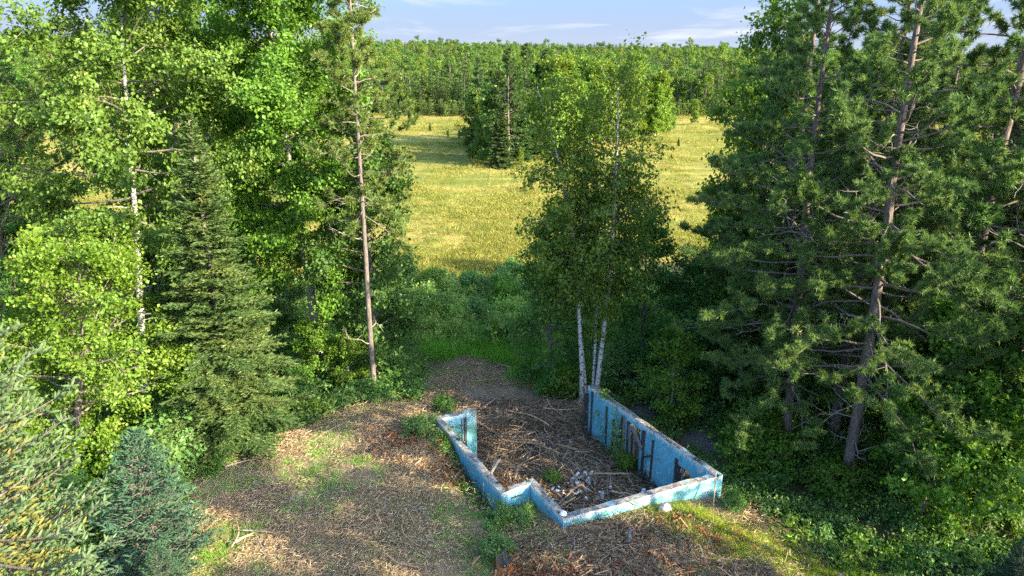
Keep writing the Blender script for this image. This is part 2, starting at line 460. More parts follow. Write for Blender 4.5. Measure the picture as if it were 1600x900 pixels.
def tube(g, pts, rad, n=5, mat=0, tint=0.0, cap=False):
    pts = np.asarray(pts, float); rad = np.broadcast_to(np.asarray(rad, float), (len(pts),))
    t = unit(np.gradient(pts, axis=0))
    ref = np.array([0.31, 0.95, 0.05]) if abs(t[0][2]) > 0.6 else np.array([0.05, 0.1, 0.99])
    u = unit(np.cross(t, ref)); w = np.cross(t, u)
    a = np.linspace(0, 2 * PI, n, endpoint=False)
    ring = (u[:, None, :] * np.cos(a)[None, :, None] + w[:, None, :] * np.sin(a)[None, :, None]) * rad[:, None, None] + pts[:, None, :]
    N = len(pts)
    i = np.arange(N - 1)[:, None] * n; j = np.arange(n)[None, :]; j2 = (j + 1) % n
    f = np.stack([i + j, i + j2, i + n + j2, i + n + j], -1).reshape(-1, 4)
    g.add(ring.reshape(-1, 3), f, mat, np.full(len(f), tint), n > 4)
    if cap:
        for k, o in ((0, 1), (N - 1, -1)):
            c = np.arange(n) + k * n
            g.add(ring.reshape(-1, 3)[c], [list(range(n))[::o]], mat, [tint])
def leaves(g, rs, c, d, nrm, L, Wd, mat=0, tint=None):
    d = unit(d); s = unit(np.cross(d, nrm)); n = np.cross(s, d)
    L = np.asarray(L)[:, None]; Wd = np.asarray(Wd)[:, None]
    v = np.stack([c - d * L * .5, c + s * Wd * .5 + n * L * .08 - d * L * .05, c + d * L * .5, c - s * Wd * .5 + n * L * .08 - d * L * .05], 1)
    f = np.arange(len(c) * 4).reshape(-1, 4)
    g.add(v.reshape(-1, 3), f, mat, rs.random(len(c)) if tint is None else tint)
def needles(g, rs, o, d, L, Wd, mat=0, tint=None):
    d = unit(d); s = unit(np.cross(d, rs.normal(size=d.shape)))
    L = np.asarray(L)[:, None]; Wd = np.asarray(Wd)[:, None]
    v = np.stack([o - s * Wd * .5, o + s * Wd * .5, o + d * L], 1)
    f = np.arange(len(o) * 3).reshape(-1, 3)
    g.add(v.reshape(-1, 3), f, mat, rs.random(len(o)) if tint is None else tint)
def path_at(path, t):
    path = np.asarray(path, float)
    seg = np.linalg.norm(np.diff(path, axis=0), axis=1); cum = np.concatenate([[0], np.cumsum(seg)]); cum /= cum[-1]
    return np.stack([np.interp(t, cum, path[:, k]) for k in range(3)], -1)
def smooth_path(path, n, rs, wob):
    t = np.linspace(0, 1, n); p = path_at(path, t)
    k = np.array([.25, .5, .25])
    for _ in range(2):
        q = p.copy(); q[1:-1] = p[:-2] * .25 + p[1:-1] * .5 + p[2:] * .25; p = q
    w = rs.normal(size=(n, 3)) * wob; w[0] = 0; w[:, 2] = 0
    w = np.cumsum(w, 0) * 0.5
    return p + w
def bend(rs, start, d, L, n, wob, up=0.0):
    pts = [np.array(start, float)]; d = unit(d)
    for i in range(n):
        d = unit(d + rs.normal(size=3) * wob + np.array([0, 0, up]))
        pts.append(pts[-1] + d * L / n)
    return np.array(pts)
def rot_dir(az, el): return np.array([math.cos(az) * math.cos(el), math.sin(az) * math.cos(el), math.sin(el)])

# ------------------------------------------------------------------ tree growers (return wood mesh, crown mesh)
def decid(name, seed, path, r0, h0=0.3, nl=34, lmax=3.5, el=(0.0, 1.0), leaf=0.13, nleaf=20000, droop=0.0, spread=0.16, leafmat='maple', barkmat='bark_grey',
          prof=None, twigs=4, forks=(), dead=0, top=1.0):
    rs = np.random.RandomState(seed)
    wood = Geo(); crown = Geo()
    paths = [(np.asarray(path, float), r0, 1.0)] + [(np.asarray(f, float), r0 * k, w) for f, k, w in forks]
    tw_s, tw_e = [], []
    cen = np.mean(np.asarray(path, float)[-2:], 0)
    for pth, rr, wgt in paths:
        tp = smooth_path(pth, 16, rs, 0.05 * min(1, rr * 6))
        tt = np.linspace(0, 1, 16)
        rad = rr * (1 - tt) ** 0.8 + 0.015
        rad[0] *= 1.35
        tube(wood, tp, rad, 8)
        n = int(nl * wgt)
        az = rs.uniform(0, 6.28)
        for i in range(n):
            u = (i + rs.uniform(0, 0.9)) / n
            t = h0 + (0.985 - h0) * u
            s = path_at(tp, t)
            az += 2.4 + rs.normal() * 0.35
            e = el[0] + (el[1] - el[0]) * u + rs.normal() * 0.18
            pr = prof(u) if prof else (0.35 + 0.65 * math.sin(PI * (0.18 + 0.80 * u)) ** 0.9)
            L = max(0.35, lmax * pr * rs.uniform(0.7, 1.15))
            lp = bend(rs, s, rot_dir(az, e), L, 6, 0.13, 0.03 - droop * 0.06)
            lr = min(rr * (1 - t) ** 0.8 * 0.55 + 0.01, 0.012 + 0.016 * L)
            tube(wood, lp, np.linspace(lr, 0.006, 7), 4, 1)
            ns = max(3, int(L * 2.6))
            for k in range(ns):
                q = 0.22 + 0.78 * (k + rs.random()) / ns
                bs = path_at(lp, q)
                d = unit(path_at(lp, min(1, q + .1)) - path_at(lp, max(0, q - .1)))
                d = unit(d + rs.normal(size=3) * 0.65 + np.array([0, 0, 0.12 - droop * .5]))
                bl = (0.25 + 0.36 * L * (1.1 - 0.7 * q)) * rs.uniform(0.6, 1.2)
                bp = bend(rs, bs, d, bl, 3, 0.18, -droop * 0.15)
                tube(wood, bp, np.linspace(0.011, 0.004, 4), 3, 1)
                for _ in range(twigs):
                    a = path_at(bp, rs.uniform(0.25, 1.0))
                    dd = unit(d + rs.normal(size=3) * 0.8 + np.array([0, 0, -droop]))
                    tw_s.append(a); tw_e.append(a + dd * rs.uniform(0.18, 0.55) * (1 + droop))
        for i in range(dead):
            t = rs.uniform(h0 * 0.5, h0 + 0.15); s = path_at(tp, t); L = rs.uniform(.4, 1.6)
            tube(wood, bend(rs, s, rot_dir(rs.uniform(0, 6.28), rs.uniform(-.3, .4)), L, 5, .25), np.linspace(.02, .004, 6), 3)
    S, E_ = np.array(tw_s), np.array(tw_e)
    w = rs.gamma(1.2, 1.0, len(S)); idx = rs.choice(len(S), nleaf, p=w / w.sum())
    q = rs.random(nleaf)[:, None]
    c = S[idx] * (1 - q) + E_[idx] * q + rs.normal(size=(nleaf, 3)) * spread * np.array([1, 1, .7])
    outw = unit(c - np.array([cen[0], cen[1], c[:, 2].mean()]))
    nrm = unit(np.array([0, 0, 0.5]) + outw * 0.7 + rs.normal(size=(nleaf, 3)) * 0.5)
    d = unit(rs.normal(size=(nleaf, 3)) + outw * .6 + np.array([0, 0, -0.5 - droop]))
    sz = leaf * np.clip(rs.lognormal(-.03, .28, nleaf), .45, 1.8)
    leaves(crown, rs, c, d, nrm, sz, sz * rs.uniform(.55, .85, nleaf), 0, np.clip(rs.random(len(S))[idx] * .6 + rs.random(nleaf) * .45, 0, 1))
    return wood.mesh(name + '_wood', [M[barkmat], M['bark_grey']]), crown.mesh(name + '_leaves', [M[leafmat]])

def pine(name, seed, path, r0, h0=0.35, nl=46, lmax=3.6, needle=0.17, nw=0.022, per=26, shoots=3, dead=14, leafmat='pine', barkmat='bark_pine', tuftden=2.3, el=(-0.15, 0.7), prof=None, side=None):
    rs = np.random.RandomState(seed)
    wood, crown = Geo(), Geo()
    tp = smooth_path(path, 20, rs, 0.03)
    tt = np.linspace(0, 1, 20); rad = r0 * (1 - tt) ** 0.75 + 0.02; rad[0] *= 1.3
    tube(wood, tp, rad, 9)
    O, D, BT = [], [], []
    az = rs.uniform(0, 6.28)
    for i in range(nl):
        u = (i + rs.random() * .8) / nl; btint = rs.random()
        t = h0 + (0.99 - h0) * u
        s = path_at(tp, t); az += 2.4 + rs.normal() * .4
        a = az
        if side is not None and rs.random() < side[1]: a = side[0] + rs.normal() * 0.7
        pr = prof(u) if prof else (0.55 + 0.45 * math.sin(PI * min(1, .25 + u))) * (1 - 0.65 * u ** 2)
        L = lmax * pr * rs.uniform(.55, 1.15)
        e = el[0] + (el[1] - el[0]) * u + rs.normal() * .15
        lp = bend(rs, s, rot_dir(a, e), L, 8, 0.15, 0.045)
        lr = min(r0 * .28, .010 + .011 * L)
        tube(wood, lp, np.linspace(lr, .008, 9), 5, 2)
        ns = max(3, int(L * tuftden))
        for k in range(ns):
            q = 0.35 + 0.65 * (k + rs.random()) / ns
            bs = path_at(lp, q)
            d0 = unit(path_at(lp, min(1, q + .1)) - path_at(lp, max(0, q - .1)))
            d = unit(d0 + rs.normal(size=3) * np.array([.7, .7, .25]) + np.array([0, 0, .2]))
            bl = (0.2 + .28 * L * (1.15 - q)) * rs.uniform(.5, 1.2)
            bp = bend(rs, bs, d, bl, 3, .15, .1)
            tube(wood, bp, np.linspace(.011, .005, 4), 3, 2)
            ends = [(bp[-1], d)] + [(path_at(bp, rs.uniform(.3, .9)), unit(d + rs.normal(size=3) * .8)) for _ in range(2 if bl > .45 else 1)]
            for e0, dd in ends:
                for _ in range(shoots):
                    d2 = unit(dd * .7 + rs.normal(size=3) * .55 + np.array([0, 0, .35]))
                    O.append(e0 + d2 * rs.uniform(.02, .14)); D.append(d2); BT.append(btint)
    for i in range(dead):
        t = rs.uniform(h0 * .35, h0 + .45); s = path_at(tp, t); L = rs.uniform(.6, 2.6)
        dp = bend(rs, s, rot_dir(rs.uniform(0, 6.28), rs.uniform(-.25, .35)), L, 7, .25)
        tube(wood, dp, np.linspace(.028, .006, 8), 4, 1)
        for _ in range(int(L * 3)):
            tube(wood, bend(rs, path_at(dp, rs.uniform(.35, 1)), rs.normal(size=3), rs.uniform(.25, .8), 4, .3), np.linspace(.010, .004, 5), 3, 1)
    O, D = np.array(O), np.array(D)
    tn = np.clip(rs.random(len(O)) * .5 + np.array(BT) * .55, 0, 1)
    o = np.repeat(O, per, 0); d = np.repeat(D, per, 0)
    ln = rs.uniform(-.10, .06, len(o))[:, None]
    dd = unit(d * .55 + unit(rs.normal(size=d.shape)) * .8)
    tint = np.clip(np.repeat(tn, per) * .75 + rs.random(len(o)) * .25, 0, 1)
    needles(crown, rs, o + d * ln, dd, needle * rs.uniform(.7, 1.2, len(o)), np.full(len(o), nw), 0, tint)
    return wood.mesh(name + '_wood', [M[barkmat], M['bark_dead'], M['bark_grey']]), crown.mesh(name + '_needles', [M[leafmat]])

def fir(name, seed, Ht, R, step=0.33, per=7, leafmat='fir', barkmat='bark_grey', twig=0.16, nlen=0.12, nwid=0.05, h0=0.04, droop=0.25, power=0.85, ragged=0.25):
    rs = np.random.RandomState(seed)
    wood, crown = Geo(), Geo()
    tp = smooth_path([(0, 0, 0), (0, 0, Ht)], 12, rs, .02)
    tube(wood, tp, 0.016 * Ht * (1 - np.linspace(0, 1, 12)) + .012, 7)
    O, D, T = [], [], []
    z = h0 * Ht
    while z < Ht - .05:
        u = z / Ht
        Lm = R * (1 - u) ** power + .08
        n = per if u < .85 else 5
        a0 = rs.uniform(0, 6.28)
        for k in range(n):
            L = Lm * rs.uniform(1 - ragged * 1.6, 1 + ragged * .5)
            a = a0 + 6.28 * k / n + rs.normal() * .15
            e = -.25 * (1 - u) + 0.75 * u ** 2 + rs.normal() * .1
            lp = bend(rs, path_at(tp, min(.999, u + rs.normal() * .006)), rot_dir(a, e), L, 6, .05, .03 - droop * .12 * (1 - u) * .4)
            tube(wood, lp, np.linspace(.008 + .007 * L, .004, 7), 3)
            m = max(2, int(L / twig)); bt = rs.random()
            for s_ in (-1, 1):
                for j in range(m):
                    q = .15 + .85 * (j + .5) / m
                    p0 = path_at(lp, q); d0 = unit(path_at(lp, min(1, q + .08)) - path_at(lp, max(0, q - .08)))
                    sd = unit(np.cross(d0, [0, 0, 1])) * s_
                    d = unit(d0 * .75 + sd * .75 + np.array([0, 0, -.12]) + rs.normal(size=3) * .12)
                    tl = (0.12 + .42 * L * (1.05 - q)) * rs.uniform(.7, 1.15)
                    c = max(2, int(tl / .07))
                    for x in range(c):
                        O.append(p0 + d * tl * (x + .3) / c); D.append(d); T.append(bt)
            c = max(2, int(L / .08))
            for x in range(c):
                q = (x + .5) / c; O.append(path_at(lp, q)); D.append(unit(path_at(lp, min(1, q + .1)) - path_at(lp, max(0, q - .1)))); T.append(bt)
        z += step * rs.uniform(.8, 1.2) * (1 if u < .7 else .7)
    O, D, T = np.array(O), np.array(D), np.array(T)
    rep = 3
    o = np.repeat(O, rep, 0); d = np.repeat(D, rep, 0); t = np.repeat(T, rep)
    sd = unit(np.cross(d, [0, 0, 1])); sg = np.tile([-1, 0.05, 1], len(O))[:, None]
    dd = unit(d * .8 + sd * sg * .7 + rs.normal(size=d.shape) * .22 + np.array([0, 0, .08]))
    needles(crown, rs, o, dd, nlen * rs.uniform(.7, 1.3, len(o)), np.full(len(o), nwid), 0, np.clip(t * .6 + rs.random(len(o)) * .4, 0, 1))
    return wood.mesh(name + '_wood', [M[barkmat]]), crown.mesh(name + '_needles', [M[leafmat]])

def spruce_fingers(name, seed, Ht, R, zmin, leafmat='spruce', step=.42, per=7, flen=.15, need=.035, nw=.010, cnt=22, sector=None, power=.8, dens=9.0, up=.06, oldfrac=.2, core=.02):
    """spruce seen from close by: every shoot is a bristling finger"""
    rs = np.random.RandomState(seed)
    wood, crown = Geo(), Geo()
    tp = smooth_path([(0, 0, 0), (0, 0, Ht)], 12, rs, .01)
    tube(wood, tp, .014 * Ht * (1 - np.linspace(0, 1, 12)) + .012, 8)
    P, D, L_, T = [], [], [], []
    z = zmin
    while z < Ht - .05:
        u = z / Ht
        Lm = R * (1 - u) ** power + .1
        a0 = rs.uniform(0, 6.28)
        for k in range(per):
            a = a0 + 6.28 * k / per + rs.normal() * .2
            if sector and abs((a - sector[0] + PI) % (2 * PI) - PI) > sector[1]: continue
            L = Lm * rs.uniform(.62, 1.12)
            e = -.12 + .9 * u ** 3 + rs.normal() * .12
            lp = bend(rs, path_at(tp, u), rot_dir(a, e), L, 8, .06, up)
            tube(wood, lp, np.linspace(.012 + .01 * L, .005, 9), 5)
            nb = max(3, int(L * 9)); oldq = rs.uniform(.35, .7) if rs.random() < oldfrac * 2 else -1
            for j in range(nb):
                q = .18 + .82 * (j + rs.random()) / nb
                s = path_at(lp, q); d0 = unit(path_at(lp, min(1, q + .08)) - path_at(lp, max(0, q - .08)))
                sd = unit(np.cross(d0, [0, 0, 1])) * (1 if j % 2 else -1)
                d = unit(d0 * .85 + sd * .65 + rs.normal(size=3) * .15 + np.array([0, 0, -.1]))
                bl = (.12 + .38 * L * (1.05 - q)) * rs.uniform(.6, 1.2)
                bp = bend(rs, s, d, bl, 3, .08, -.02)
                tube(wood, bp, np.linspace(.007, .003, 4), 3)
                nf = max(2, int(bl * dens))
                for x in range(nf):
                    r = (x + .6) / nf
                    f0 = path_at(bp, r)
                    s2 = unit(np.cross(d, [0, 0, 1])) * (1 if x % 2 else -1)
                    fd = unit(d * .9 + s2 * rs.uniform(.3, .8) + rs.normal(size=3) * .25 + np.array([0, 0, .34]))
                    P.append(f0); D.append(fd); L_.append(flen * rs.uniform(.65, 1.25)); T.append(1.0 if (q < oldq and rs.random() < .75) else 0.0)
            for x in range(3):
                P.append(lp[-1]); D.append(unit(lp[-1] - lp[-2] + rs.normal(size=3) * .35)); L_.append(flen * 1.1); T.append(0.)
        z += step * rs.uniform(.8, 1.2)
    P, D, L_, T = np.array(P), np.array(D), np.array(L_), np.array(T)
    n_ = len(P); u_ = unit(np.cross(D, [0.1, 0.05, 1.0])); w_ = np.cross(D, u_)
    rings = []
    for q_, r_ in ((0.0, .45), (.35, 1.0), (.8, .75), (1.0, .12)):
        for a_ in range(4):
            rings.append(P + D * (L_ * q_)[:, None] + (u_ * math.cos(a_ * PI / 2) + w_ * math.sin(a_ * PI / 2)) * (core * r_ * (L_ / flen) ** .5)[:, None])
    V_ = np.stack(rings, 1)
    F_ = np.array([(k * 4 + a_, k * 4 + (a_ + 1) % 4, k * 4 + 4 + (a_ + 1) % 4, k * 4 + 4 + a_) for k in range(3) for a_ in range(4)])
    tf = rs.random(n_) * .7
    for flag, mi in ((0, 0), (1, 1)):
        k = np.where(T == flag)[0]
        if len(k): crown.add(V_[k].reshape(-1, 3), (np.arange(len(k))[:, None, None] * 16 + F_[None]).reshape(-1, 4), mi, np.repeat(tf[k], 12))
    o = np.repeat(P, cnt, 0); d = np.repeat(D, cnt, 0); l = np.repeat(L_, cnt); tt = np.repeat(T, cnt)
    q = np.tile(np.linspace(0, 1, cnt), len(P))
    rad = unit(np.cross(d, rs.normal(size=d.shape)))
    pos = o + d * (l * q)[:, None]
    dd = unit(d * (.55 + .6 * q[:, None] ** 2) + rad * .8)
    tint = np.clip(rs.random(len(o)) * .35 + np.repeat(rs.random(len(P)), cnt) * .5, 0, 1)
    for flag, mi in ((0, 0), (1, 1)):
        k = tt == flag
        if k.any(): needles(crown, rs, pos[k], dd[k], need * rs.uniform(.75, 1.2, k.sum()), np.full(k.sum(), nw), mi, tint[k])
    return wood.mesh(name + '_wood', [M['bark_grey']]), crown.mesh(name + '_needles', [M[leafmat], M['lichen']])

def lump_tree(seed, Ht, R, leaf, n, mat, barkmat='bark_grey', conifer=False, z0=.15):
    leaf, n = leaf * .55, int(n * 3.0)
    """a far tree in one mesh: trunk, limbs and a crown of many leaf faces"""
    rs = np.random.RandomState(seed)
    g = Geo()
    tp = smooth_path([(0, 0, 0), (rs.normal() * .3, rs.normal() * .3, Ht * .95)], 6, rs, .1)
    tube(g, tp, np.linspace(.012 * Ht + .05, .03, 6), 5, 1)
    if conifer:
        u = z0 + (1 - z0) * (1 - np.sqrt(rs.random(n)))
        lay = np.round(u * 14) / 14 + rs.normal(size=n) * .012
        a = rs.uniform(0, 6.28, n)
        br = 1 + .35 * np.sin(a * 5 + lay * 40)
        r = R * (1 - lay) ** .8 * np.sqrt(rs.random(n)) * br
        c = np.stack([r * np.cos(a), r * np.sin(a), np.clip(lay, 0, 1) * Ht - .15 * r], 1)
        out = np.stack([np.cos(a), np.sin(a), np.zeros(n)], 1)
        leaves(g, rs, c, out + rs.normal(size=(n, 3)) * .3, np.array([0, 0, 1.]) + rs.normal(size=(n, 3)) * .35, leaf * rs.uniform(.6, 1.4, n), leaf * .55 * rs.uniform(.6, 1.3, n))
    else:
        nb = 26
        t = rs.uniform(z0 + .12, .95, nb); a = rs.uniform(0, 6.28, nb)
        pr = np.sin(PI * np.clip((t - z0) / (1.06 - z0), 0, 1)) ** .7
        rr = R * pr * np.sqrt(rs.uniform(.25, 1, nb))
        C = np.stack([rr * np.cos(a), rr * np.sin(a), t * Ht], 1)
        for k in range(0, nb, 2):
            s = path_at(tp, max(.1, t[k] - .15)); tube(g, np.array([s, (s + C[k]) / 2 + [0, 0, .2], C[k]]), [.07, .05, .02], 3, 1)
        idx = rs.randint(0, nb, n)
        v = unit(rs.normal(size=(n, 3))); rad = R * .38 * (.55 + .45 * rs.random(n)) * (1 + .3 * rs.normal(size=n) * .4)
        c = C[idx] + v * rad[:, None] * np.array([1, 1, .85])
        nrm = v * .8 + np.array([0, 0, .4]) + rs.normal(size=(n, 3)) * .4
        leaves(g, rs, c, rs.normal(size=(n, 3)), nrm, leaf * rs.uniform(.6, 1.4, n), leaf * rs.uniform(.5, .9, n))
    return g.mesh('far_tree_mesh', [M[mat], M[barkmat]])

# ------------------------------------------------------------------ object helpers
def link(o, parent=None):
    COL.objects.link(o)
    if parent is not None: o.parent = parent
    return o
def tag(o, label=None, cat=None, group=None, kind=None):
    if label: o['label'] = label
    if cat: o['category'] = cat
    if group: o['group'] = group
    if kind: o['kind'] = kind
    return o
def mobj(name, me, loc=(0, 0, 0), rot=(0, 0, 0), sc=1.0, parent=None):
    o = bpy.data.objects.new(name, me); o.location = loc; o.rotation_euler = rot
    o.scale = (sc,) * 3 if isinstance(sc, (int, float)) else sc
    return link(o, parent)
def thing(name, label, cat, loc=(0, 0, 0), rotz=0, group=None, sc=1.0):
    o = bpy.data.objects.new(name, None); o.empty_display_size = .3
    o.location = loc; o.rotation_euler = (0, 0, rotz); o.scale = (sc,) * 3 if isinstance(sc, (int, float)) else sc
    tag(o, label, cat, group); return link(o)
def tree(name, label, meshes, loc, rotz=0, sc=1.0, group=None, cat='tree'):
    t = thing(name, label, cat, loc, rotz, group, sc)
    mobj('trunk', meshes[0], parent=t); mobj('crown', meshes[1], parent=t)
    return t
def copy_thing(src, loc, rotz, sc, label, group):
    r = src.copy(); COL.objects.link(r)
    r.location = loc; r.rotation_euler = (0, 0, rotz); r.scale = (sc,) * 3 if isinstance(sc, (int, float)) else sc
    r['label'] = label
    if group: r['group'] = group
    elif 'group' in r: del r['group']
    for ch in src.children:
        c = ch.copy(); COL.objects.link(c); c.parent = r
    return r
def scatter(name, label, cat, pts, meshes, rs, smin=.7, smax=1.3, tilt=.1, scales=None):
    """uncountable cover: one stuff object, copies of small meshes on points"""
    n = len(pts)
    me = bpy.data.meshes.new(name)
    me.vertices.add(n); me.vertices.foreach_set('co', np.asarray(pts, np.float32).ravel())
    rot = np.stack([rs.normal(size=n) * tilt, rs.normal(size=n) * tilt, rs.uniform(0, 6.283, n)], 1).astype(np.float32)
    a = me.attributes.new('rot', 'FLOAT_VECTOR', 'POINT'); a.data.foreach_set('vector', rot.ravel())
    s = (rs.uniform(smin, smax, n) if scales is None else scales).astype(np.float32)
    a = me.attributes.new('scl', 'FLOAT', 'POINT'); a.data.foreach_set('value', s)
    a = me.attributes.new('pick', 'INT', 'POINT'); a.data.foreach_set('value', rs.randint(0, len(meshes), n).astype(np.int32))
    ng = bpy.data.node_groups.new(name + '_nodes', 'GeometryNodeTree')
    ng.interface.new_socket('Geometry', in_out='INPUT', socket_type='NodeSocketGeometry')
    ng.interface.new_socket('Geometry', in_out='OUTPUT', socket_type='NodeSocketGeometry')
    N, Lk = ng.nodes, ng.links
    gi, go = N.new('NodeGroupInput'), N.new('NodeGroupOutput')
    ip = N.new('GeometryNodeInstanceOnPoints')
    Lk.new(gi.outputs[0], ip.inputs['Points'])
    jn = N.new('GeometryNodeJoinGeometry')
    for i, m in enumerate(meshes):
        src = bpy.data.objects.new(name + '_piece', m)
        oi = N.new('GeometryNodeObjectInfo'); oi.inputs['Object'].default_value = src
        oi.inputs['As Instance'].default_value = True
        Lk.new(oi.outputs['Geometry'], jn.inputs[0])
    Lk.new(jn.outputs[0], ip.inputs['Instance'])
    ip.inputs['Pick Instance'].default_value = True
    for at, ty, sock in (('rot', 'FLOAT_VECTOR', 'Rotation'), ('scl', 'FLOAT', 'Scale'), ('pick', 'INT', 'Instance Index')):
        na = N.new('GeometryNodeInputNamedAttribute'); na.data_type = ty; na.inputs['Name'].default_value = at
        o = [x for x in na.outputs if x.enabled and x.name == 'Attribute'][0]
        Lk.new(o, ip.inputs[sock])
    Lk.new(ip.outputs[0], go.inputs[0])
    o = bpy.data.objects.new(name, me); link(o)
    md = o.modifiers.new('scatter', 'NODES'); md.node_group = ng
    return tag(o, label, cat, None, 'stuff')
def on_ground(x, y, dz=0.0): return np.stack([x, y, ground(x, y) + dz], 1)

# ================================================================== GROUND
def axis(fine0, fine1, st, mid0, mid1, stm, far0, far1):
    a = list(np.arange(fine0, fine1, st))
    b = list(np.arange(mid0, fine0, stm)); c = list(np.arange(fine1, mid1, stm))
    lo, s = [], stm
    x = mid0
    while x > far0: s *= 1.16; x -= s; lo.append(x)
    hi, s, x = [], stm, c[-1] if c else fine1
    while x < far1: s *= 1.16; x += s; hi.append(x)
    return np.array(lo[::-1] + b + a + c + hi)
gx = axis(-5, 9, .1, -18, 24, .25, -2600, 2600)
gy = axis(16, 30, .1, 4, 62, .25, -400, 3200)
X, Y = np.meshgrid(gx, gy)
Z = ground(X, Y)
n1 = fbm(X * .5, Y * .5, 11); n2 = fbm(X * .15, Y * .15, 12)
mul_m = 1 - sstep(-.5, .7, poly_dist(CLEAR, X, Y) + n1 * 2.4)
cel_m = (inside(PIT, X, Y) & (Y < 30)) * sstep(0, 2.5, (30 - Y)) * .85
rear_m = mul_m * sstep(26, 29, Y) * (1 - cel_m)
org_m = np.zeros_like(X)
for ox, oy, sx, sy, k in ((-5.4, 29.0, 1.5, .8, 1), (-2.3, 22.8, .55, 1.7, .9), (-.2, 22.9, .5, .5, .9), (.9, 16.0, 1.2, .8, .8), (6.0, 18.6, 2.2, .8, .8), (-4.6, 23.8, 1.6, .8, .5), (4.3, 16.8, 2.2, 1.0, .5), (8.2, 17.8, 1.6, .8, .6)):
    org_m = np.maximum(org_m, k * np.exp(-((X - ox) / sx) ** 2 - ((Y - oy) / sy) ** 2) * np.clip(1.1 + n1 * 2.5, 0, 1.4))
gry_m = np.zeros_like(X)
for ox, oy, sx, sy in ((6.4, 31, 1.5, 2.2), (8.6, 27.2, 1.0, 1.6), (1.5, 30.5, 1.4, .6), (4.4, 17.0, .8, .35), (-8.0, 20.5, 1.2, .6)):
    gry_m = np.maximum(gry_m, np.exp(-((X - ox) / sx) ** 2 - ((Y - oy) / sy) ** 2) * np.clip(1.2 + n1 * 2, 0, 1.2))
fld_m = sstep(52, 58, Y + n2 * 22 + n1 * 5) * (1 - sstep(225, 240, Y))
lush_m = sstep(35, 38, Y + n1 * 4) * (1 - fld_m) * sstep(-14, -5, X + n1 * 4) * (1 - sstep(6, 11, X + n1 * 4)) * (Y < 70)
# short grass strip past the front wall, sunlight put into its colour
lx = (X - 4.6) * .934 + (Y - 19.6) * -.356; ly = (X - 4.6) * .356 + (Y - 19.6) * .934
grn_m = np.exp(-((ly + .1 * lx * .0) / .85) ** 4) * sstep(.0, 1.4, lx + n1 * 2) * sstep(-.18, .10, n1 + .12)
grn_m = np.maximum(grn_m, .8 * np.exp(-((X + 9.6) / 1.5) ** 2 - ((Y - 17.6) / 1.2) ** 2))
g = Geo()
ny, nx = X.shape
ii = (np.arange(ny - 1)[:, None] * nx + np.arange(nx - 1)[None, :]).ravel()
g.add(np.stack([X, Y, Z], -1).reshape(-1, 3), np.stack([ii, ii + 1, ii + nx + 1, ii + nx], 1), 0, None, True)
gm = g.mesh('ground', [M['ground']])
for nm, a in (('mulch', mul_m), ('cellar', cel_m), ('orange', np.clip(org_m, 0, 1)), ('gray', np.clip(gry_m, 0, 1)), ('field', fld_m), ('lush', lush_m), ('green', np.clip(grn_m, 0, 1))):
    at = gm.attributes.new(nm, 'FLOAT', 'POINT'); at.data.foreach_set('value', a.astype(np.float32).ravel())
tag(mobj('ground', gm), 'uneven ground with wood mulch clearing, forest floor and yellow meadow', 'ground', None, 'structure')

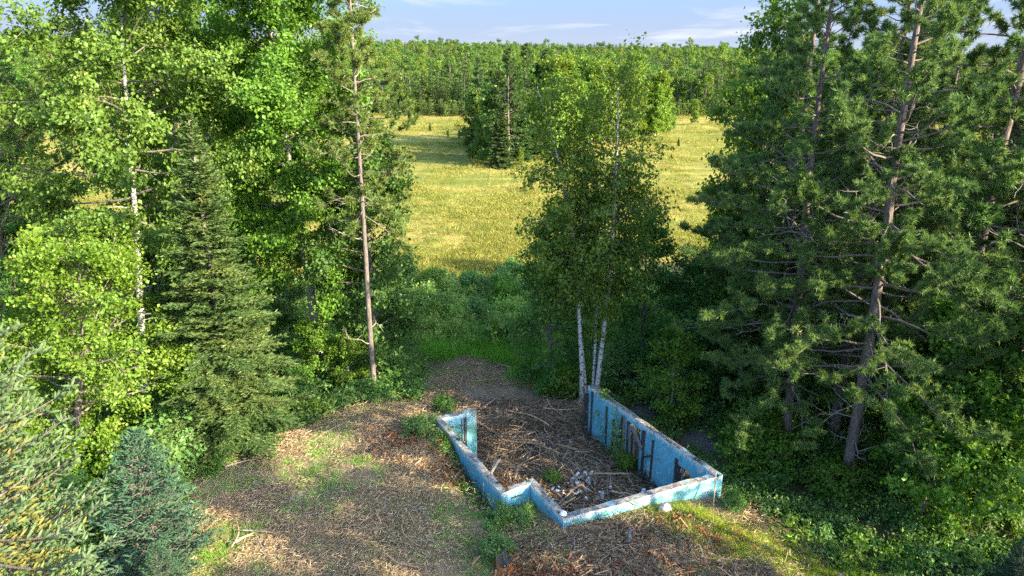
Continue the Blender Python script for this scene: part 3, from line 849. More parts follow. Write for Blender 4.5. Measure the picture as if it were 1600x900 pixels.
# ================================================================== FOUNDATION
rsF = np.random.RandomState(5)
found = thing('house_foundation', 'roofless blue painted concrete basement walls with open far side', 'foundation', (0, 0, 0))
def wall_mesh(o0, o1, i0, i1, z0, holes=(), mat='paint', rough=.03):
    """o0-o1 outer line, i0-i1 inner line; holes in (t0,t1,z0,z1) metres along the outer line"""
    L = float(np.hypot(*(o1 - o0)))
    xs = set(np.round(np.linspace(0, L, max(2, int(L / .22))), 3)); zs = set([z0, 0.6, 1.2, 1.8, H - .12, H])
    for h in holes: xs |= {h[0], h[1]}; zs |= {h[2], h[3]}
    xs, zs = sorted(xs), sorted(z for z in zs if z0 <= z <= H)
    solid = lambda i, j: 0 <= i < len(xs) - 1 and 0 <= j < len(zs) - 1 and not any(h[0] - 1e-6 <= xs[i] and xs[i + 1] <= h[1] + 1e-6 and h[2] - 1e-6 <= zs[j] and zs[j + 1] <= h[3] + 1e-6 for h in holes)
    ids, V, F, MI = {}, [], [], []
    def vid(i, j, s):
        k = (i, j, s)
        if k not in ids:
            f = xs[i] / L; f = min(max(f, .001), .999)
            p = (o0 + (o1 - o0) * f) if s == 0 else (i0 + (i1 - i0) * f)
            zz = zs[j]
            if j == len(zs) - 1: zz += float(fbm(p[0] * 2.1, p[1] * 2.1, 31)) * rough * 3 + rsF.normal() * rough * .25
            jit = rsF.normal(size=2) * .004
            ids[k] = len(V); V.append((p[0] + jit[0], p[1] + jit[1], zz))
        return ids[k]
    for i in range(len(xs) - 1):
        for j in range(len(zs) - 1):
            if not solid(i, j): continue
            a = lambda di, dj, s: vid(i + di, j + dj, s)
            F.append((a(0, 0, 0), a(1, 0, 0), a(1, 1, 0), a(0, 1, 0))); MI.append(0)
            F.append((a(1, 0, 1), a(0, 0, 1), a(0, 1, 1), a(1, 1, 1))); MI.append(0)
            if not solid(i, j + 1): F.append((a(0, 1, 0), a(1, 1, 0), a(1, 1, 1), a(0, 1, 1))); MI.append(1)
            if not solid(i, j - 1): F.append((a(1, 0, 0), a(0, 0, 0), a(0, 0, 1), a(1, 0, 1))); MI.append(1)
            if not solid(i - 1, j): F.append((a(0, 0, 1), a(0, 0, 0), a(0, 1, 0), a(0, 1, 1))); MI.append(0)
            if not solid(i + 1, j): F.append((a(1, 0, 0), a(1, 0, 1), a(1, 1, 1), a(1, 1, 0))); MI.append(0)
    g = Geo(); V = np.array(V); F = np.array(F); MI = np.array(MI)
    me = bpy.data.meshes.new('wall'); me.from_pydata(V.tolist(), [], F.tolist())
    me.polygons.foreach_set('material_index', MI.astype(np.int32))
    me.materials.append(M[mat]); me.materials.append(M['concrete']); me.update()
    return me
LFG = float(np.hypot(*(OUT[6] - OUT[5])))
door = (LFG - 3.94, LFG - 2.99, -.5, 2.08)
win = (LFG - 7.02, LFG - 6.12, .55, 1.78)
for k in range(6):
    me = wall_mesh(OUT[k], OUT[k + 1], INN[k], INN[k + 1], -.5, (door, win) if k == 5 else (), 'paint_m' if k in (0, 4) else 'paint')
    w = mobj('wall', me, parent=found)
    if k == 0: w['label'] = 'short return wall with mossy pale peeling paint'
    if k == 4: w['label'] = 'front wall with large white peeled patches'
def box_mesh(name, mat, sx, sy, sz, jit=.004, seed=0):
    rs = np.random.RandomState(seed); V = []
    for t in np.linspace(0, 1, 4):
        bx, by = rs.normal(size=2) * jit * 2
        for a, c in ((-1, -1), (1, -1), (1, 1), (-1, 1)): V.append((a * sx / 2 + bx + rs.normal() * jit, c * sy / 2 + by + rs.normal() * jit, sz * t + (rs.normal() * sz * .01 if t in (0, 1) else 0)))
    F = [(3, 2, 1, 0), (12, 13, 14, 15)]
    for k in range(3):
        for j in range(4): F.append((k * 4 + j, k * 4 + (j + 1) % 4, k * 4 + 4 + (j + 1) % 4, k * 4 + 4 + j))
    me = bpy.data.meshes.new(name); me.from_pydata(V, [], F); me.materials.append(M[mat]); me.update()
    return me
uFG = (OUT[5] - OUT[6]) / LFG; nFG = np.array([uFG[1], -uFG[0]])       # from G to F; nFG points into the cellar?
if np.dot(nFG, INN[5] - OUT[5]) < 0: nFG = -nFG
def on_wall(t, off): return OUT[6] + uFG * t + nFG * (WT + off)
angFG = math.atan2(uFG[1], uFG[0])
def board(name, t0, z0, t1, z1, wd=.09, dp=.05, mat='timber', off=.045, off1=None, seed=1, parent=found):
    a = np.array([*on_wall(t0, off), z0]); b_ = np.array([*on_wall(t1, off if off1 is None else off1), z1])
    d = b_ - a; L = float(np.linalg.norm(d))
    me = box_mesh(name, mat, wd, dp, L, .004, seed)
    o = mobj(name, me, a, parent=parent)
    z = Vector(d).normalized(); y = Vector((*nFG, 0)); x = y.cross(z).normalized(); y = z.cross(x)
    from mathutils import Matrix
    o.rotation_euler = Matrix((x, y, z)).transposed().to_euler()
    return o
for i, (t, z0, z1, wd, mt) in enumerate(((.10, .0, 2.05, .10, 'timber'), (.42, .05, 2.28, .08, 'timber'), (1.55, .25, 2.05, .07, 'timber'), (2.05, .2, 1.7, .06, 'timber'),
                                         (2.62, .2, 2.1, .10, 'timber'), (2.80, .1, 2.2, .10, 'timber_g'), (4.08, .0, 2.2, .10, 'timber'), (4.62, .25, 2.05, .07, 'timber'), (6.02, .2, 1.98, .13, 'timber'))):
    board('stud', t, z0, t, z1, wd, .05, mt, .04, seed=i)
board('door_jamb', 2.99, -.02, 2.97, 2.1, .16, .16, 'timber', -.08, seed=20); board('door_jamb', 3.92, -.02, 3.95, 2.1, .12, .16, 'timber', -.08, seed=21)
board('leaning_plank', 3.22, .05, 3.18, 2.0, .14, .04, 'timber_g', -.02, .05, seed=22); board('leaning_plank', 3.5, .0, 3.46, 1.9, .07, .04, 'timber_g', .02, seed=23)
board('brace', 3.35, 2.05, 3.98, 1.35, .22, .03, 'timber_g', .075, seed=24)
board('window_jamb', 6.16, .5, 6.16, 1.78, .09, .2, 'timber', -.11, seed=25); board('window_jamb', 6.34, .5, 6.34, 1.70, .14, .05, 'timber_g', -.06, seed=26)
board('window_sill', 6.1, .53, 7.0, .53, .05, .2, 'timber', -.11, seed=27); board('window_head', 6.1, 1.76, 7.04, 1.76, .05, .2, 'timber_g', -.11, seed=28)
board('broken_slat', 6.4, 1.15, 6.98, .62, .09, .03, 'timber_g', -.02, seed=29)
for i, (dt, wd) in enumerate(((.02, .16), (.20, .14), (.36, .12))):        # old planks standing on the open end of the long wall
    q = OUT[6] - uFG * .05 + nFG * (dt - .03)
    o = mobj('end_plank', box_mesh('end_plank', 'timber' if i else 'timber_g', wd, .05, 2.36 - .15 * i, .006, 40 + i), (q[0], q[1], -.02), (0.02, 0, angFG + PI / 2), parent=found)
q = OUT[2] * .48 + OUT[3] * .52; t_ = unit(OUT[3] - OUT[2]); nn = np.array([t_[1], -t_[0]])
o = mobj('dark_slot_bar', box_mesh('slot_bar', 'timber', .05, .03, .42, .002, 55), (*(q - t_ * .2 + nn * .012), 2.08), (0, PI / 2 - .05, math.atan2(t_[1], t_[0])), parent=found)  # solid dark bar, its colour stands in for the shade inside a slot
q = INN[0] * .36 + INN[1] * .64; q2 = INN[0] * .42 + INN[1] * .58
for qq, wd, mt in ((INN[0] * .66 + INN[1] * .34, .10, 'timber'), (INN[0] * .57 + INN[1] * .43, .05, 'timber_g')):
    ab = unit(OUT[0] - OUT[1]); nb_ = unit(INN[0] - OUT[0])
    mobj('stud', box_mesh('stud', mt, wd, .05, 2.1, .004, 60), (*(qq + nb_ * .03), .12), (0, 0, math.atan2(ab[1], ab[0])), parent=found)

# black pipe frame leaning on the wall
pf = thing('pipe_frame', 'bent black pipe frame leaning against the blue wall between door and window', 'pipe frame', (*on_wall(4.5, .25), 0.1))
def wp(t, off, z): return np.array([*(on_wall(t, off) - on_wall(4.5, .25)), z - .1])
for pts in ((wp(4.62, .1, 1.35), wp(4.18, .12, 1.05)), (wp(4.18, .12, 1.05), wp(4.40, .3, .05)), (wp(4.50, .2, .6), wp(5.15, .45, .05)), (wp(4.5, .2, .62), wp(4.42, .25, .1))):
    g = Geo(); tube(g, np.linspace(pts[0], pts[1], 4), .035, 6, cap=True); mobj('pipe', g.mesh('pipe', [M['metal']]), parent=pf)

# white plaster scraps on the cellar floor
rs = np.random.RandomState(77)
def chunk(seed, mat, sx=1, sy=1, sz=.5):
    r = np.random.RandomState(seed)
    import bmesh
    bm = bmesh.new(); bmesh.ops.create_icosphere(bm, subdivisions=2, radius=.5)
    for v in bm.verts:
        k = 1 + .35 * (float(vnoise(v.co.x * 2.3 + seed, v.co.y * 2.3 + v.co.z * 1.7, seed)) - .5) * 2
        v.co = Vector((v.co.x * sx * k, v.co.y * sy * k, v.co.z * sz * k + sz * .2))
    me = bpy.data.meshes.new('chunk'); bm.to_mesh(me); bm.free(); me.materials.append(M[mat]); return me
scr = [chunk(i, 'plaster', 1, .75, .35 + .1 * (i % 3)) for i in range(5)]
cen = [(2.75, 23.5, .32, 20), (2.95, 24.2, .26, 22), (1.9, 23.6, .3, 8), (5.4, 23.2, .22, 9), (3.4, 23.0, .3, 10), (2.4, 26.6, .4, 3)]
for cx0, cy0, s0, cnt in cen:
    for _ in range(cnt):
        x, y = cx0 + rs.normal() * s0, cy0 + rs.normal() * s0 * 1.2
        s = rs.uniform(.07, .22) * (1.35 if cx0 == 2.95 or cx0 == 5.4 else 1)
        o = mobj('plaster_scrap', scr[rs.randint(5)], (x, y, gz(x, y) + .05 + rs.uniform(0, .08)), (rs.normal() * .5, rs.normal() * .5, rs.uniform(0, 6)), s)
        tag(o, 'white plaster scrap lying in the debris on the cellar floor', 'plaster', 'white plaster scraps on the cellar floor')
o = mobj('stone', chunk(9, 'stone', 1, .9, .8), (5.15, 19.62, gz(5.15, 19.62) + .08), (0, 0, .4), .42); tag(o, 'round pale stone in the sunlit grass by the front wall', 'stone')
for nm, x, y, s, lb in (('stone', 1.62, 18.9, .3, 'white rubble lump on the front corner of the wall top'), ):
    o = mobj('rubble_lump', chunk(3, 'plaster', 1, .8, .4), (x + .05, y, H + .02), (0, 0, .5), s); tag(o, lb, 'rubble')

# ================================================================== TREES: near, one by one
def base_rel(pts):
    b0 = np.array(pts[0]); return [tuple(np.array(p) - b0) for p in pts], tuple(b0)
def px_path(y, pts, ztop=None):
    P = [at_y(a, c, y) for a, c in pts]
    x, yy = P[0][0], P[0][1]
    P[0] = np.array([x, yy, gz(x, yy) - .1])
    if ztop and P[-1][2] < ztop:
        d = (P[-1] - P[-2]) / np.linalg.norm(P[-1] - P[-2]); P.append(P[-1] + d * (ztop - P[-1][2]) / max(d[2], .3))
    return base_rel(P)

# --- left side
pth, b0 = px_path(33, [(505, 590), (492, 480), (486, 430), (455, 250), (430, 100), (425, 0)], 23)
tree('maple_tree', 'tall broad maple with sunlit leaves left of the thin pine', decid('maple', 11, pth, .24, .27, 74, 4.5, (-.35, 1.0), .145, 150000, .15, .24, 'maple', 'bark_aspen', twigs=4), b0)
pth, b0 = px_path(29, [(218, 590), (215, 440), (207, 250), (200, 120), (195, 20)], 19.5)
tree('aspen_tree', 'white trunked aspen with loose pale green leaves beside the spruce', decid('aspen', 12, pth, .17, .45, 46, 4.6, (-.3, .8), .155, 62000, .25, .22, 'aspen', 'bark_birch', dead=6), b0)
pth, b0 = px_path(29.6, [(586, 625), (580, 560), (568, 380), (556, 200), (546, 20)], 21)
tree('pine_tree', 'tall thin pine with bare lower trunk beside the clearing', pine('thin_pine', 13, pth, .12, .45, 80, 2.7, .20, .032, 26, 4, 8, 'pine_y', 'bark_grey', el=(-.2, .5)), b0)
bx, by = at_y(590, 600, 32.5)[:2]
tree('maple_tree', 'dark green broadleaf tree standing right behind the thin pine trunk', decid('dark_a', 14, [(0, 0, 0), (.1, 0, 6), (-.1, .1, 13.2)], .16, .06, 60, 2.7, (-.1, .9), .17, 26000, .25, .2, 'dark', 'bark_grey'), (bx, by, gz(bx, by)))
bx, by = at_z(312, 700, 1.5)[:2]
tree('fir_tree', 'tall cone shaped fir with sun on its upper right side', fir('fir', 15, 12.6, 3.1, .25, 9, 'fir', nlen=.14, nwid=.055), (-11.1, 24.4, gz(-11.1, 24.4)))
pth, b0 = px_path(22, [(118, 760), (125, 620), (130, 520), (128, 420)], 10)
tree('maple_tree', 'low round maple with bright yellow green leaves at left', decid('bright', 16, pth, .13, .12, 56, 3.5, (-.35, 1.0), .115, 48000, .1, .16, 'bright', 'bark_grey', twigs=4), b0)
# far left pines and fillers
pth, b0 = px_path(31, [(-30, 640), (4, 440), (-10, 280), (-25, 60)], 20)
tree('pine_tree', 'pine at the left edge with branches reaching over the meadow', pine('edge_pine', 17, pth, .2, .40, 54, 3.6, .21, .032, 28, 3, 10, 'pine_y', 'bark_pine', side=(0.0, .35)), b0)
sp = spruce_fingers('spruce', 21, 17.0, 3.4, 8.3, 'spruce', .36, 9, .105, .030, .010, 12, (0.45, 1.75), .8, 19, .07, .22, .021)
tree('spruce_tree', 'big blue spruce close at the left edge with pale bristling twigs', sp, (-7.75, 8.2, 0.6))
sp2 = spruce_fingers('young_spruce', 22, 4.5, 1.9, .25, 'spruce_d', .20, 10, .15, .045, .014, 8, None, .75, 10, .06, .0, .021)
tree('spruce_tree', 'small dark blue young spruce at the clearing edge, lower left', sp2, (-10.6, 17.0, gz(-10.6, 17.0) - .2))
copy_thing(bpy.data.objects['spruce_tree.001'], (-9.6, 15.4, gz(-9.6, 15.4) - .1), 2.0, .45, 'tiny blue spruce at the foot of the young spruce', None)

# generic meshes for the rest
gp1 = pine('pine_a', 31, [(0, 0, 0), (.15, .1, 9), (.1, -.2, 21)], .21, .20, 76, 4.2, .20, .034, 20, 4, 22, 'pine', tuftden=2.6)
gp2 = pine('pine_b', 32, [(0, 0, 0), (-.3, .1, 8), (-.1, .3, 19)], .19, .14, 76, 4.0, .20, .034, 20, 4, 26, 'pine', tuftden=2.6)
gd1 = decid('leafy_a', 33, [(0, 0, 0), (.2, .1, 6), (.1, -.2, 16)], .17, .18, 58, 3.4, (-.15, 1.0), .18, 24000, .1, .22, 'birch', 'bark_grey')
gd2 = decid('leafy_b', 34, [(0, 0, 0), (-.2, .2, 5), (.2, .1, 11)], .13, .08, 52, 3.0, (-.1, 1.0), .17, 20000, .15, .2, 'dark', 'bark_grey')
gd3 = decid('leafy_c', 35, [(0, 0, 0), (.1, -.2, 4), (.3, .2, 8)], .09, .10, 40, 2.5, (0, 1.1), .17, 13000, .1, .18, 'maple', 'bark_aspen')
gsh = [decid('bush_%d' % i, 36 + i, [(0, 0, 0), (.1 * i - .1, .05, .5), (.1, .1, 1.3)], .03, .05, 20, 1.1, (.1, 1.2), .135, 3600, .05, .13, mt, 'bark_grey', forks=(([(0, 0, 0), (.4, .2, .7), (.7, .3, 1.1)], .8, .6), ([(0, 0, 0), (-.35, -.3, .6), (-.6, -.4, 1.2)], .8, .6))) for i, mt in enumerate(('shrub', 'maple', 'dark'))]

# --- centre: birch group behind the long wall
y0 = 30.6
def bt(pts): return [tuple(at_y(a, c, y0 + dy) ) for a, c, dy in pts]
bb = at_y(922, 648, y0); bb[2] = gz(bb[0], bb[1]) - .1
def rel(pts): return [tuple(np.array(p) - bb) for p in pts]
f1 = rel([bb + [-.45, .1, 0]] + bt([(909, 590, .1), (905, 500, .1), (898, 390, .2), (884, 300, .3), (866, 225, .5), (850, 175, .6), (838, 135, .8)]))
f2 = rel([bb + [.25, 0, 0]] + bt([(934, 592, 0), (944, 530, 0), (954, 430, 0), (960, 330, .1), (962, 250, .2), (968, 185, .2), (965, 125, .2)]))
f3 = rel([bb + [-.2, .3, 0]] + bt([(914, 590, .4), (905, 470, .5), (915, 360, .8), (918, 250, 1)]))
f4 = rel([bb + [.12, .3, 0]] + bt([(927, 590, .4), (932, 500, .5), (940, 400, 1), (990, 290, 1.4)]))
tree('birch_tree', 'clump of white birch trunks behind the far end of the long blue wall',
     decid('birch', 41, f2, .115, .40, 50, 2.8, (-.1, .9), .135, 44000, .45, .19, 'birch', 'bark_birch', forks=((f1, .9, 1.0), (f3, .6, .7), (f4, .6, .8)), twigs=5, prof=lambda u: (.38 + .55 * min(1, u * 3.2)) * (1 - .42 * u)), tuple(bb))

def plant(mesh, name, cat, label, px, py, y, rz, s, group=None, x=None):
    bx = at_y(px, py, y)[0] if x is None else x
    return tree(name, label, mesh, (bx, y, gz(bx, y) - .05), rz, s, group, cat)
plant(gd2, 'broadleaf_tree', 'tree', 'small dark leafy tree left of the birch clump', 862, 590, 33.0, .4, (.75, .75, .80))
plant(gd2, 'broadleaf_tree', 'tree', 'dark bushy tree right behind the birch clump', 1000, 590, 34.5, 2.1, (.8, .8, .78))
plant(gd2, 'broadleaf_tree', 'tree', 'dark tree between birch clump and the pines', 1062, 590, 34.0, 4.1, (.75, .75, .58))
plant(gd3, 'broadleaf_tree', 'tree', 'dense green sapling just right of the long wall', 1045, 640, 28.6, 1.0, (.62, .62, .55))
plant(gd2, 'broadleaf_tree', 'tree', 'dark tree filling the shade behind the long wall', 1118, 600, 36.5, .6, (.75, .75, .62))

# --- right side: pines
pth, b0 = px_path(23.8, [(1325, 738), (1345, 610), (1375, 430), (1390, 310), (1412, 170), (1440, 0)], 23)
tree('pine_tree', 'big red pine with thick leaning trunk at right', pine('big_pine', 51, pth, .20, .20, 125, 5.2, .19, .030, 20, 5, 40, 'pine', el=(-.3, .6), tuftden=2.8), b0)
pth, b0 = px_path(26.2, [(1230, 690), (1243, 500), (1262, 300), (1278, 150), (1300, 0)], 22)
tree('pine_tree', 'straight red pine left of the big leaning pine', pine('second_pine', 52, pth, .17, .15, 125, 4.8, .19, .030, 20, 5, 30, 'pine', el=(-.3, .6), tuftden=2.8), b0)
plant(gp1, 'pine_tree', 'tree', 'pine standing close behind the big leaning pine', 1300, 690, 27.2, .3, 1.0)
plant(gp2, 'pine_tree', 'tree', 'pine with forked look behind right of the big leaning pine', 1480, 640, 30.0, 2.3, 1.05)
plant(gp1, 'pine_tree', 'tree', 'pine near the right edge behind a pale thin trunk', 1590, 640, 27.0, 4.0, .95)
plant(gp2, 'pine_tree', 'tree', 'pine rising behind the dark tree at the meadow edge', 1180, 600, 33.0, 1.2, .95)
plant(gp2, 'pine_tree', 'tree', 'slim pine deep in the wood at right', 1400, 600, 36.0, 5.2, 1.0)
plant(gp1, 'pine_tree', 'tree', 'tall pine filling the gap between the two front red pines', 1345, 600, 31.0, 2.2, 1.12)
plant(gp1, 'pine_tree', 'tree', 'tall pine crowning the upper right corner', 1535, 600, 29.0, 5.6, 1.12)
plant(gp1, 'pine_tree', 'tree', 'tall pine filling the upper right edge of the picture', 1490, 600, 26.0, 1.9, 1.2)
plant(gp2, 'pine_tree', 'tree', 'outermost tall pine cut by the upper right picture edge', 1570, 600, 23.0, 3.9, 1.3)
plant(gp2, 'pine_tree', 'tree', 'pine behind the left one of the two front red pines', 1215, 600, 31.5, .6, 1.12)
GR = 'broadleaf trees filling the right hand wood'
LBR = {(1175, 38): 'airy leafy tree behind the left edge of the right wood', (1235, 40): 'leafy tree behind the straight red pine', (1330, 43): 'far leafy tree seen between the two front red pines',
       (1440, 41): 'leafy tree behind the top of the leaning red pine', (1560, 39): 'tall leafy tree behind the upper right corner pine', (1600, 33): 'tall leafy tree cut by the right picture edge', (1500, 46): 'deepest leafy tree at the meadow side of the right wood',
       (1390, 31): 'dark leafy tree right behind the leaning red pine', (1530, 25.5): 'low dark leafy tree above the lower right saplings', (1250, 31): 'dark leafy tree at the foot of the straight red pine', (1590, 22.5): 'dark leafy tree at the right edge above the corner spruce',
       (1160, 30.5): 'low dark leafy tree nearest the right wall corner', (1460, 27.0): 'low dark leafy tree right of the leaning pine trunk'}
for px, y, rz, s, m in ((1175, 38, .2, .98, gd1), (1235, 40, 1.4, .85, gd1), (1330, 43, 2.5, .9, gd1), (1440, 41, 3.1, .85, gd1), (1560, 39, 4.4, .95, gd1), (1600, 33, 5.4, .9, gd1), (1500, 46, .9, .9, gd1),
                        (1390, 31, 3.3, .75, gd2), (1530, 25.5, 1.9, .62, gd2), (1250, 31, 5.0, .7, gd2), (1590, 22.5, 2.7, .7, gd2), (1160, 30.5, .2, .6, gd2), (1460, 27.0, .2, .55, gd2)):
    plant(m, 'broadleaf_tree', 'tree', LBR[(px, y)], px, 600, y, rz, s, GR)
plant(gd1, 'broadleaf_tree', 'tree', 'airy tree at the meadow edge of the right wood', 1160, 600, 33.6, 3.9, (.85, .85, 1.15))
# lower right maple saplings with big leaves
msap = decid('sapling', 53, [(0, 0, 0), (.2, 0, 1.6), (.5, -.1, 3.4)], .05, .3, 26, 1.9, (-.1, .8), .16, 6000, .1, .14, 'maple', 'bark_grey', dead=3)
plant(msap, 'maple_sapling', 'sapling', 'maple sapling catching sun under the big leaning pine', 1440, 800, 20.6, .4, .9)
plant(msap, 'maple_sapling', 'sapling', 'maple sapling in shade near the lower right corner', 1560, 770, 20.2, 2.4, 1.0)
plant(msap, 'maple_sapling', 'sapling', 'maple sapling beside the thin leaning pale trunk', 1500, 700, 22.8, 4.4, 1.2)
thin = decid('thin', 54, [(0, 0, 0), (.35, .1, 3), (.9, .2, 8.5)], .075, .45, 24, 1.8, (-.1, .9), .17, 6000, .2, .18, 'maple', 'bark_aspen')
plant(thin, 'young_aspen', 'tree', 'thin pale leaning trunk near the lower right corner', 1553, 808, 21.0, 0, 1)
plant(thin, 'young_aspen', 'tree', 'thin bare stem in the dark gap of the right wood', 1465, 750, 22.5, 2.0, .9)
# small spruce bottom right corner
copy_thing(bpy.data.objects['spruce_tree.001'], (15.6, 17.4, gz(15.6, 17.4)), 1.0, .42, 'blue green young spruce in the lower right corner', None)

# --- left fillers between and behind
GL = 'broadleaf trees filling the left hand wood'
LBL = {330: 'tall dark leafy tree rising between aspen and maple', 380: 'tallest dark leafy tree behind the big maple', 100: 'leafy tree behind the left side of the aspen', 20: 'leafy tree at the left edge under the pine branches', 420: 'dark leafy tree behind the lower maple crown',
       270: 'dark leafy tree behind the tip of the fir', 150: 'low leafy tree between the round maple and the aspen trunk', 60: 'low leafy tree behind the bright round maple', 360: 'low leafy tree right of the fir'}
for px, y, rz, s, m in ((330, 39, 1.1, 1.28, gd1), (380, 44, 2.1, 1.25, gd1), (100, 40, 3.0, 1.0, gd1), (20, 37, .1, .85, gd2), (420, 38, .7, .9, gd2), (270, 35, 5.5, .75, gd2), (150, 33, 2.8, .7, gd2), (60, 27, 1.2, .62, gd2), (360, 30, 4.5, .6, gd2)):
    plant(m, 'broadleaf_tree', 'tree', LBL[px], px, 600, y, rz, s, GL)
plant(gp1, 'pine_tree', 'tree', 'dark pine in the upper left corner behind the aspen', 40, 600, 38, 1.0, .98)
plant(gp2, 'pine_tree', 'tree', 'young yellow green pine left of the white aspen trunk', 135, 600, 31.5, 3.0, .48)
plant(gd3, 'broadleaf_tree', 'tree', 'green sapling thicket in front of the pale maple trunk', 500, 610, 31.0, 3.0, (.6, .6, .5))
plant(gd3, 'broadleaf_tree', 'tree', 'leafy sapling at the foot of the thin pine', 545, 630, 30.6, 1.3, (.55, .55, .42))
# wood continuing out of the picture to the right and behind (it shades the clearing)
gp3 = pine('pine_c', 39, [(0, 0, 0), (.1, .1, 8), (-.1, .2, 18.5)], .19, .58, 60, 3.8, .24, .036, 24, 3, 14, 'pine', tuftden=2.6, prof=lambda u: 1 - .55 * u)
for i, (x, y, m, s) in enumerate(((17.0, 7.5, gd1, 1.0), (22, 7.0, gd1, 1.0), (21, 1.5, gd1, 1.0), (20.2, 12.2, gp3, 1), (27.5, 11.5, gp1, .95), (31, 18.5, gp1, 1.1), (31, 24, gp1, 1.05), (37, 16, gp2, 1.1), (35, 28, gp1, 1.0), (30, 29, gd1, 1.15), (36, 36, gp1, 1.0))):
    tree('pine_tree' if m in (gp1, gp2, gp3) else 'broadleaf_tree', 'tall tree in the wood beyond the right edge of the picture', m, (x, y, gz(x, y)), i * 1.3, s, 'trees in the wood beyond the right edge')

# --- shrubs, each one a thing
rs = np.random.RandomState(3)
def shrub(label, x, y, s, k, rz=None, group=None):
    return tree('shrub', label, gsh[k], (x, y, gz(x, y) - .05), rs.uniform(0, 6) if rz is None else rz, s, group, 'shrub')
shrub('leafy shrub growing in front of the notch in the blue wall', .35, 19.3, (.34, .3, .36), 0)
shrub('green shrub below the left blue wall corner', -.35, 19.2, (.32, .3, .4), 0)
shrub('low shrub beside the rotten stump', -.45, 17.4, (.5, .5, .36), 0)
shrub('small green shrub inside the cellar by the left wall', .35, 22.3, (.45, .45, .35), 0)
shrub('dark low plant in the middle of the cellar debris', 1.6, 24.1, (.35, .35, .25), 2)
shrub('light green plant in the doorway of the long wall', *(on_wall(3.45, .35)), (.35, .35, .42), 1)
shrub('weed patch outside the left wall corner', -3.7, 24.6, (.6, .6, .35), 0)
shrub('dark shrub behind the short return wall', -3.0, 26.8, (.5, .5, .5), 2)
shrub('weeds at the outer right corner of the front wall', 7.7, 20.5, (.4, .4, .35), 2)
shrub('bright leafy shrub where the clearing meets the birch shade', 2.9, 31.6, (.8, .8, .8), 1)
for i in range(46):
    x, y = [(rs.uniform(-10, -5.2), rs.uniform(27.5, 34)), (rs.uniform(4.5, 12), rs.uniform(30.5, 36)), (rs.uniform(9.5, 19), rs.uniform(19.5, 30)), (rs.uniform(-16, -11.8), rs.uniform(18, 26))][i % 4]
    if i % 4 == 1 and y < 33 and x < 7.5: y += 3
    if i % 4 == 2 and y < 22.5: y += 5
    s = rs.uniform(.6, 1.25)
    shrub(('shady undergrowth bush below the left trees', 'dark bush in the shade behind the birches', 'green bush growing under the right pines', 'bush under the fir and maple at left')[i % 4], x, y, (s, s, s * .8), (2, 2, 1, 1)[i % 4] if rs.random() < .6 else 0, None, ('bushes below the left trees', 'bushes behind the birches', 'bushes under the right pines', 'bushes under the fir')[i % 4])

for i in range(30):                            # separate bushes in the wet ground before the meadow
    y = rs.uniform(38.5, 54); x = rs.uniform(-10, 5.5)
    s = rs.uniform(.45, 1.0)
    shrub('pale green bush standing in the wet brush before the meadow', x, y, (s, s, s * rs.uniform(.7, 1.1)), rs.choice([0, 0, 1]), None, 'bushes in the wet ground before the meadow')
# vine on the long wall
g, gw = Geo(), Geo()
rs = np.random.RandomState(8); C_ = []
for k in range(5):
    t = rs.uniform(1.0, 2.9); z = .1; pts = []
    top = rs.uniform(1.2, 2.5)
    while z < top: pts.append([*on_wall(t, .05 + .06 * rs.random()), z]); z += .18; t += rs.normal() * .07
    pts = np.array(pts); tube(gw, pts, .008, 3)
    for p_ in pts: C_ += [p_ + rs.normal(size=3) * np.array([.16, .16, .14]) + np.array([*nFG, 0]) * .08 for _ in range(13)]
for _ in range(130): C_.append(np.array([*on_wall(rs.normal() * .35 + 2.45, .1 + abs(rs.normal()) * .12), rs.uniform(.2, 1.7)]))
for _ in range(200): C_.append(np.array([*on_wall(rs.normal() * .3 + 1.25, .0 + abs(rs.normal()) * .12 - .15), 2.35 + abs(rs.normal()) * .18]))
C_ = np.array(C_); nl_ = len(C_)
leaves(g, rs, C_, rs.normal(size=(nl_, 3)) + [0, 0, -.5], np.array([*nFG, .6]) + rs.normal(size=(nl_, 3)) * .5, rs.uniform(.07, .13, nl_), rs.uniform(.05, .09, nl_))
v = thing('climbing_vine', 'green climbing vine over the inner face of the long blue wall', 'vine', (0, 0, 0))
mobj('stem', gw.mesh('vine_stems', [M['bark_grey']]), parent=v); mobj('foliage', g.mesh('vine_leaves', [M['shrub']]), parent=v)

# ================================================================== MIDDLE DISTANCE: clump in the meadow
mm = {
    'lime': [decid('mid_lime_%d' % i, 61 + i, [(0, 0, 0), (.2, .1, 5), (.1, -.2, 15.5)], .16, .10, 46, 3.2, (0, 1.1), .38, 11000, .05, .35, 'farlime', 'bark_birch', twigs=3) for i in range(2)],
    'green': [decid('mid_green_%d' % i, 64 + i, [(0, 0, 0), (.2, .1, 5), (.1, -.2, 14)], .16, .05, 46, 3.4, (0, 1.0), .38, 11000, .05, .35, 'farleaf', 'bark_grey', twigs=3) for i in range(2)],
    'pine': [pine('mid_pine', 67, [(0, 0, 0), (.1, .1, 8), (.1, -.2, 18)], .2, .22, 64, 3.6, .42, .10, 12, 2, 8, 'farpine', tuftden=2.2)],
    'fir': [fir('mid_fir', 68, 14.5, 3.2, .45, 8, 'farpine', twig=.28, nlen=.42, nwid=.18)],
}
rs = np.random.RandomState(14)
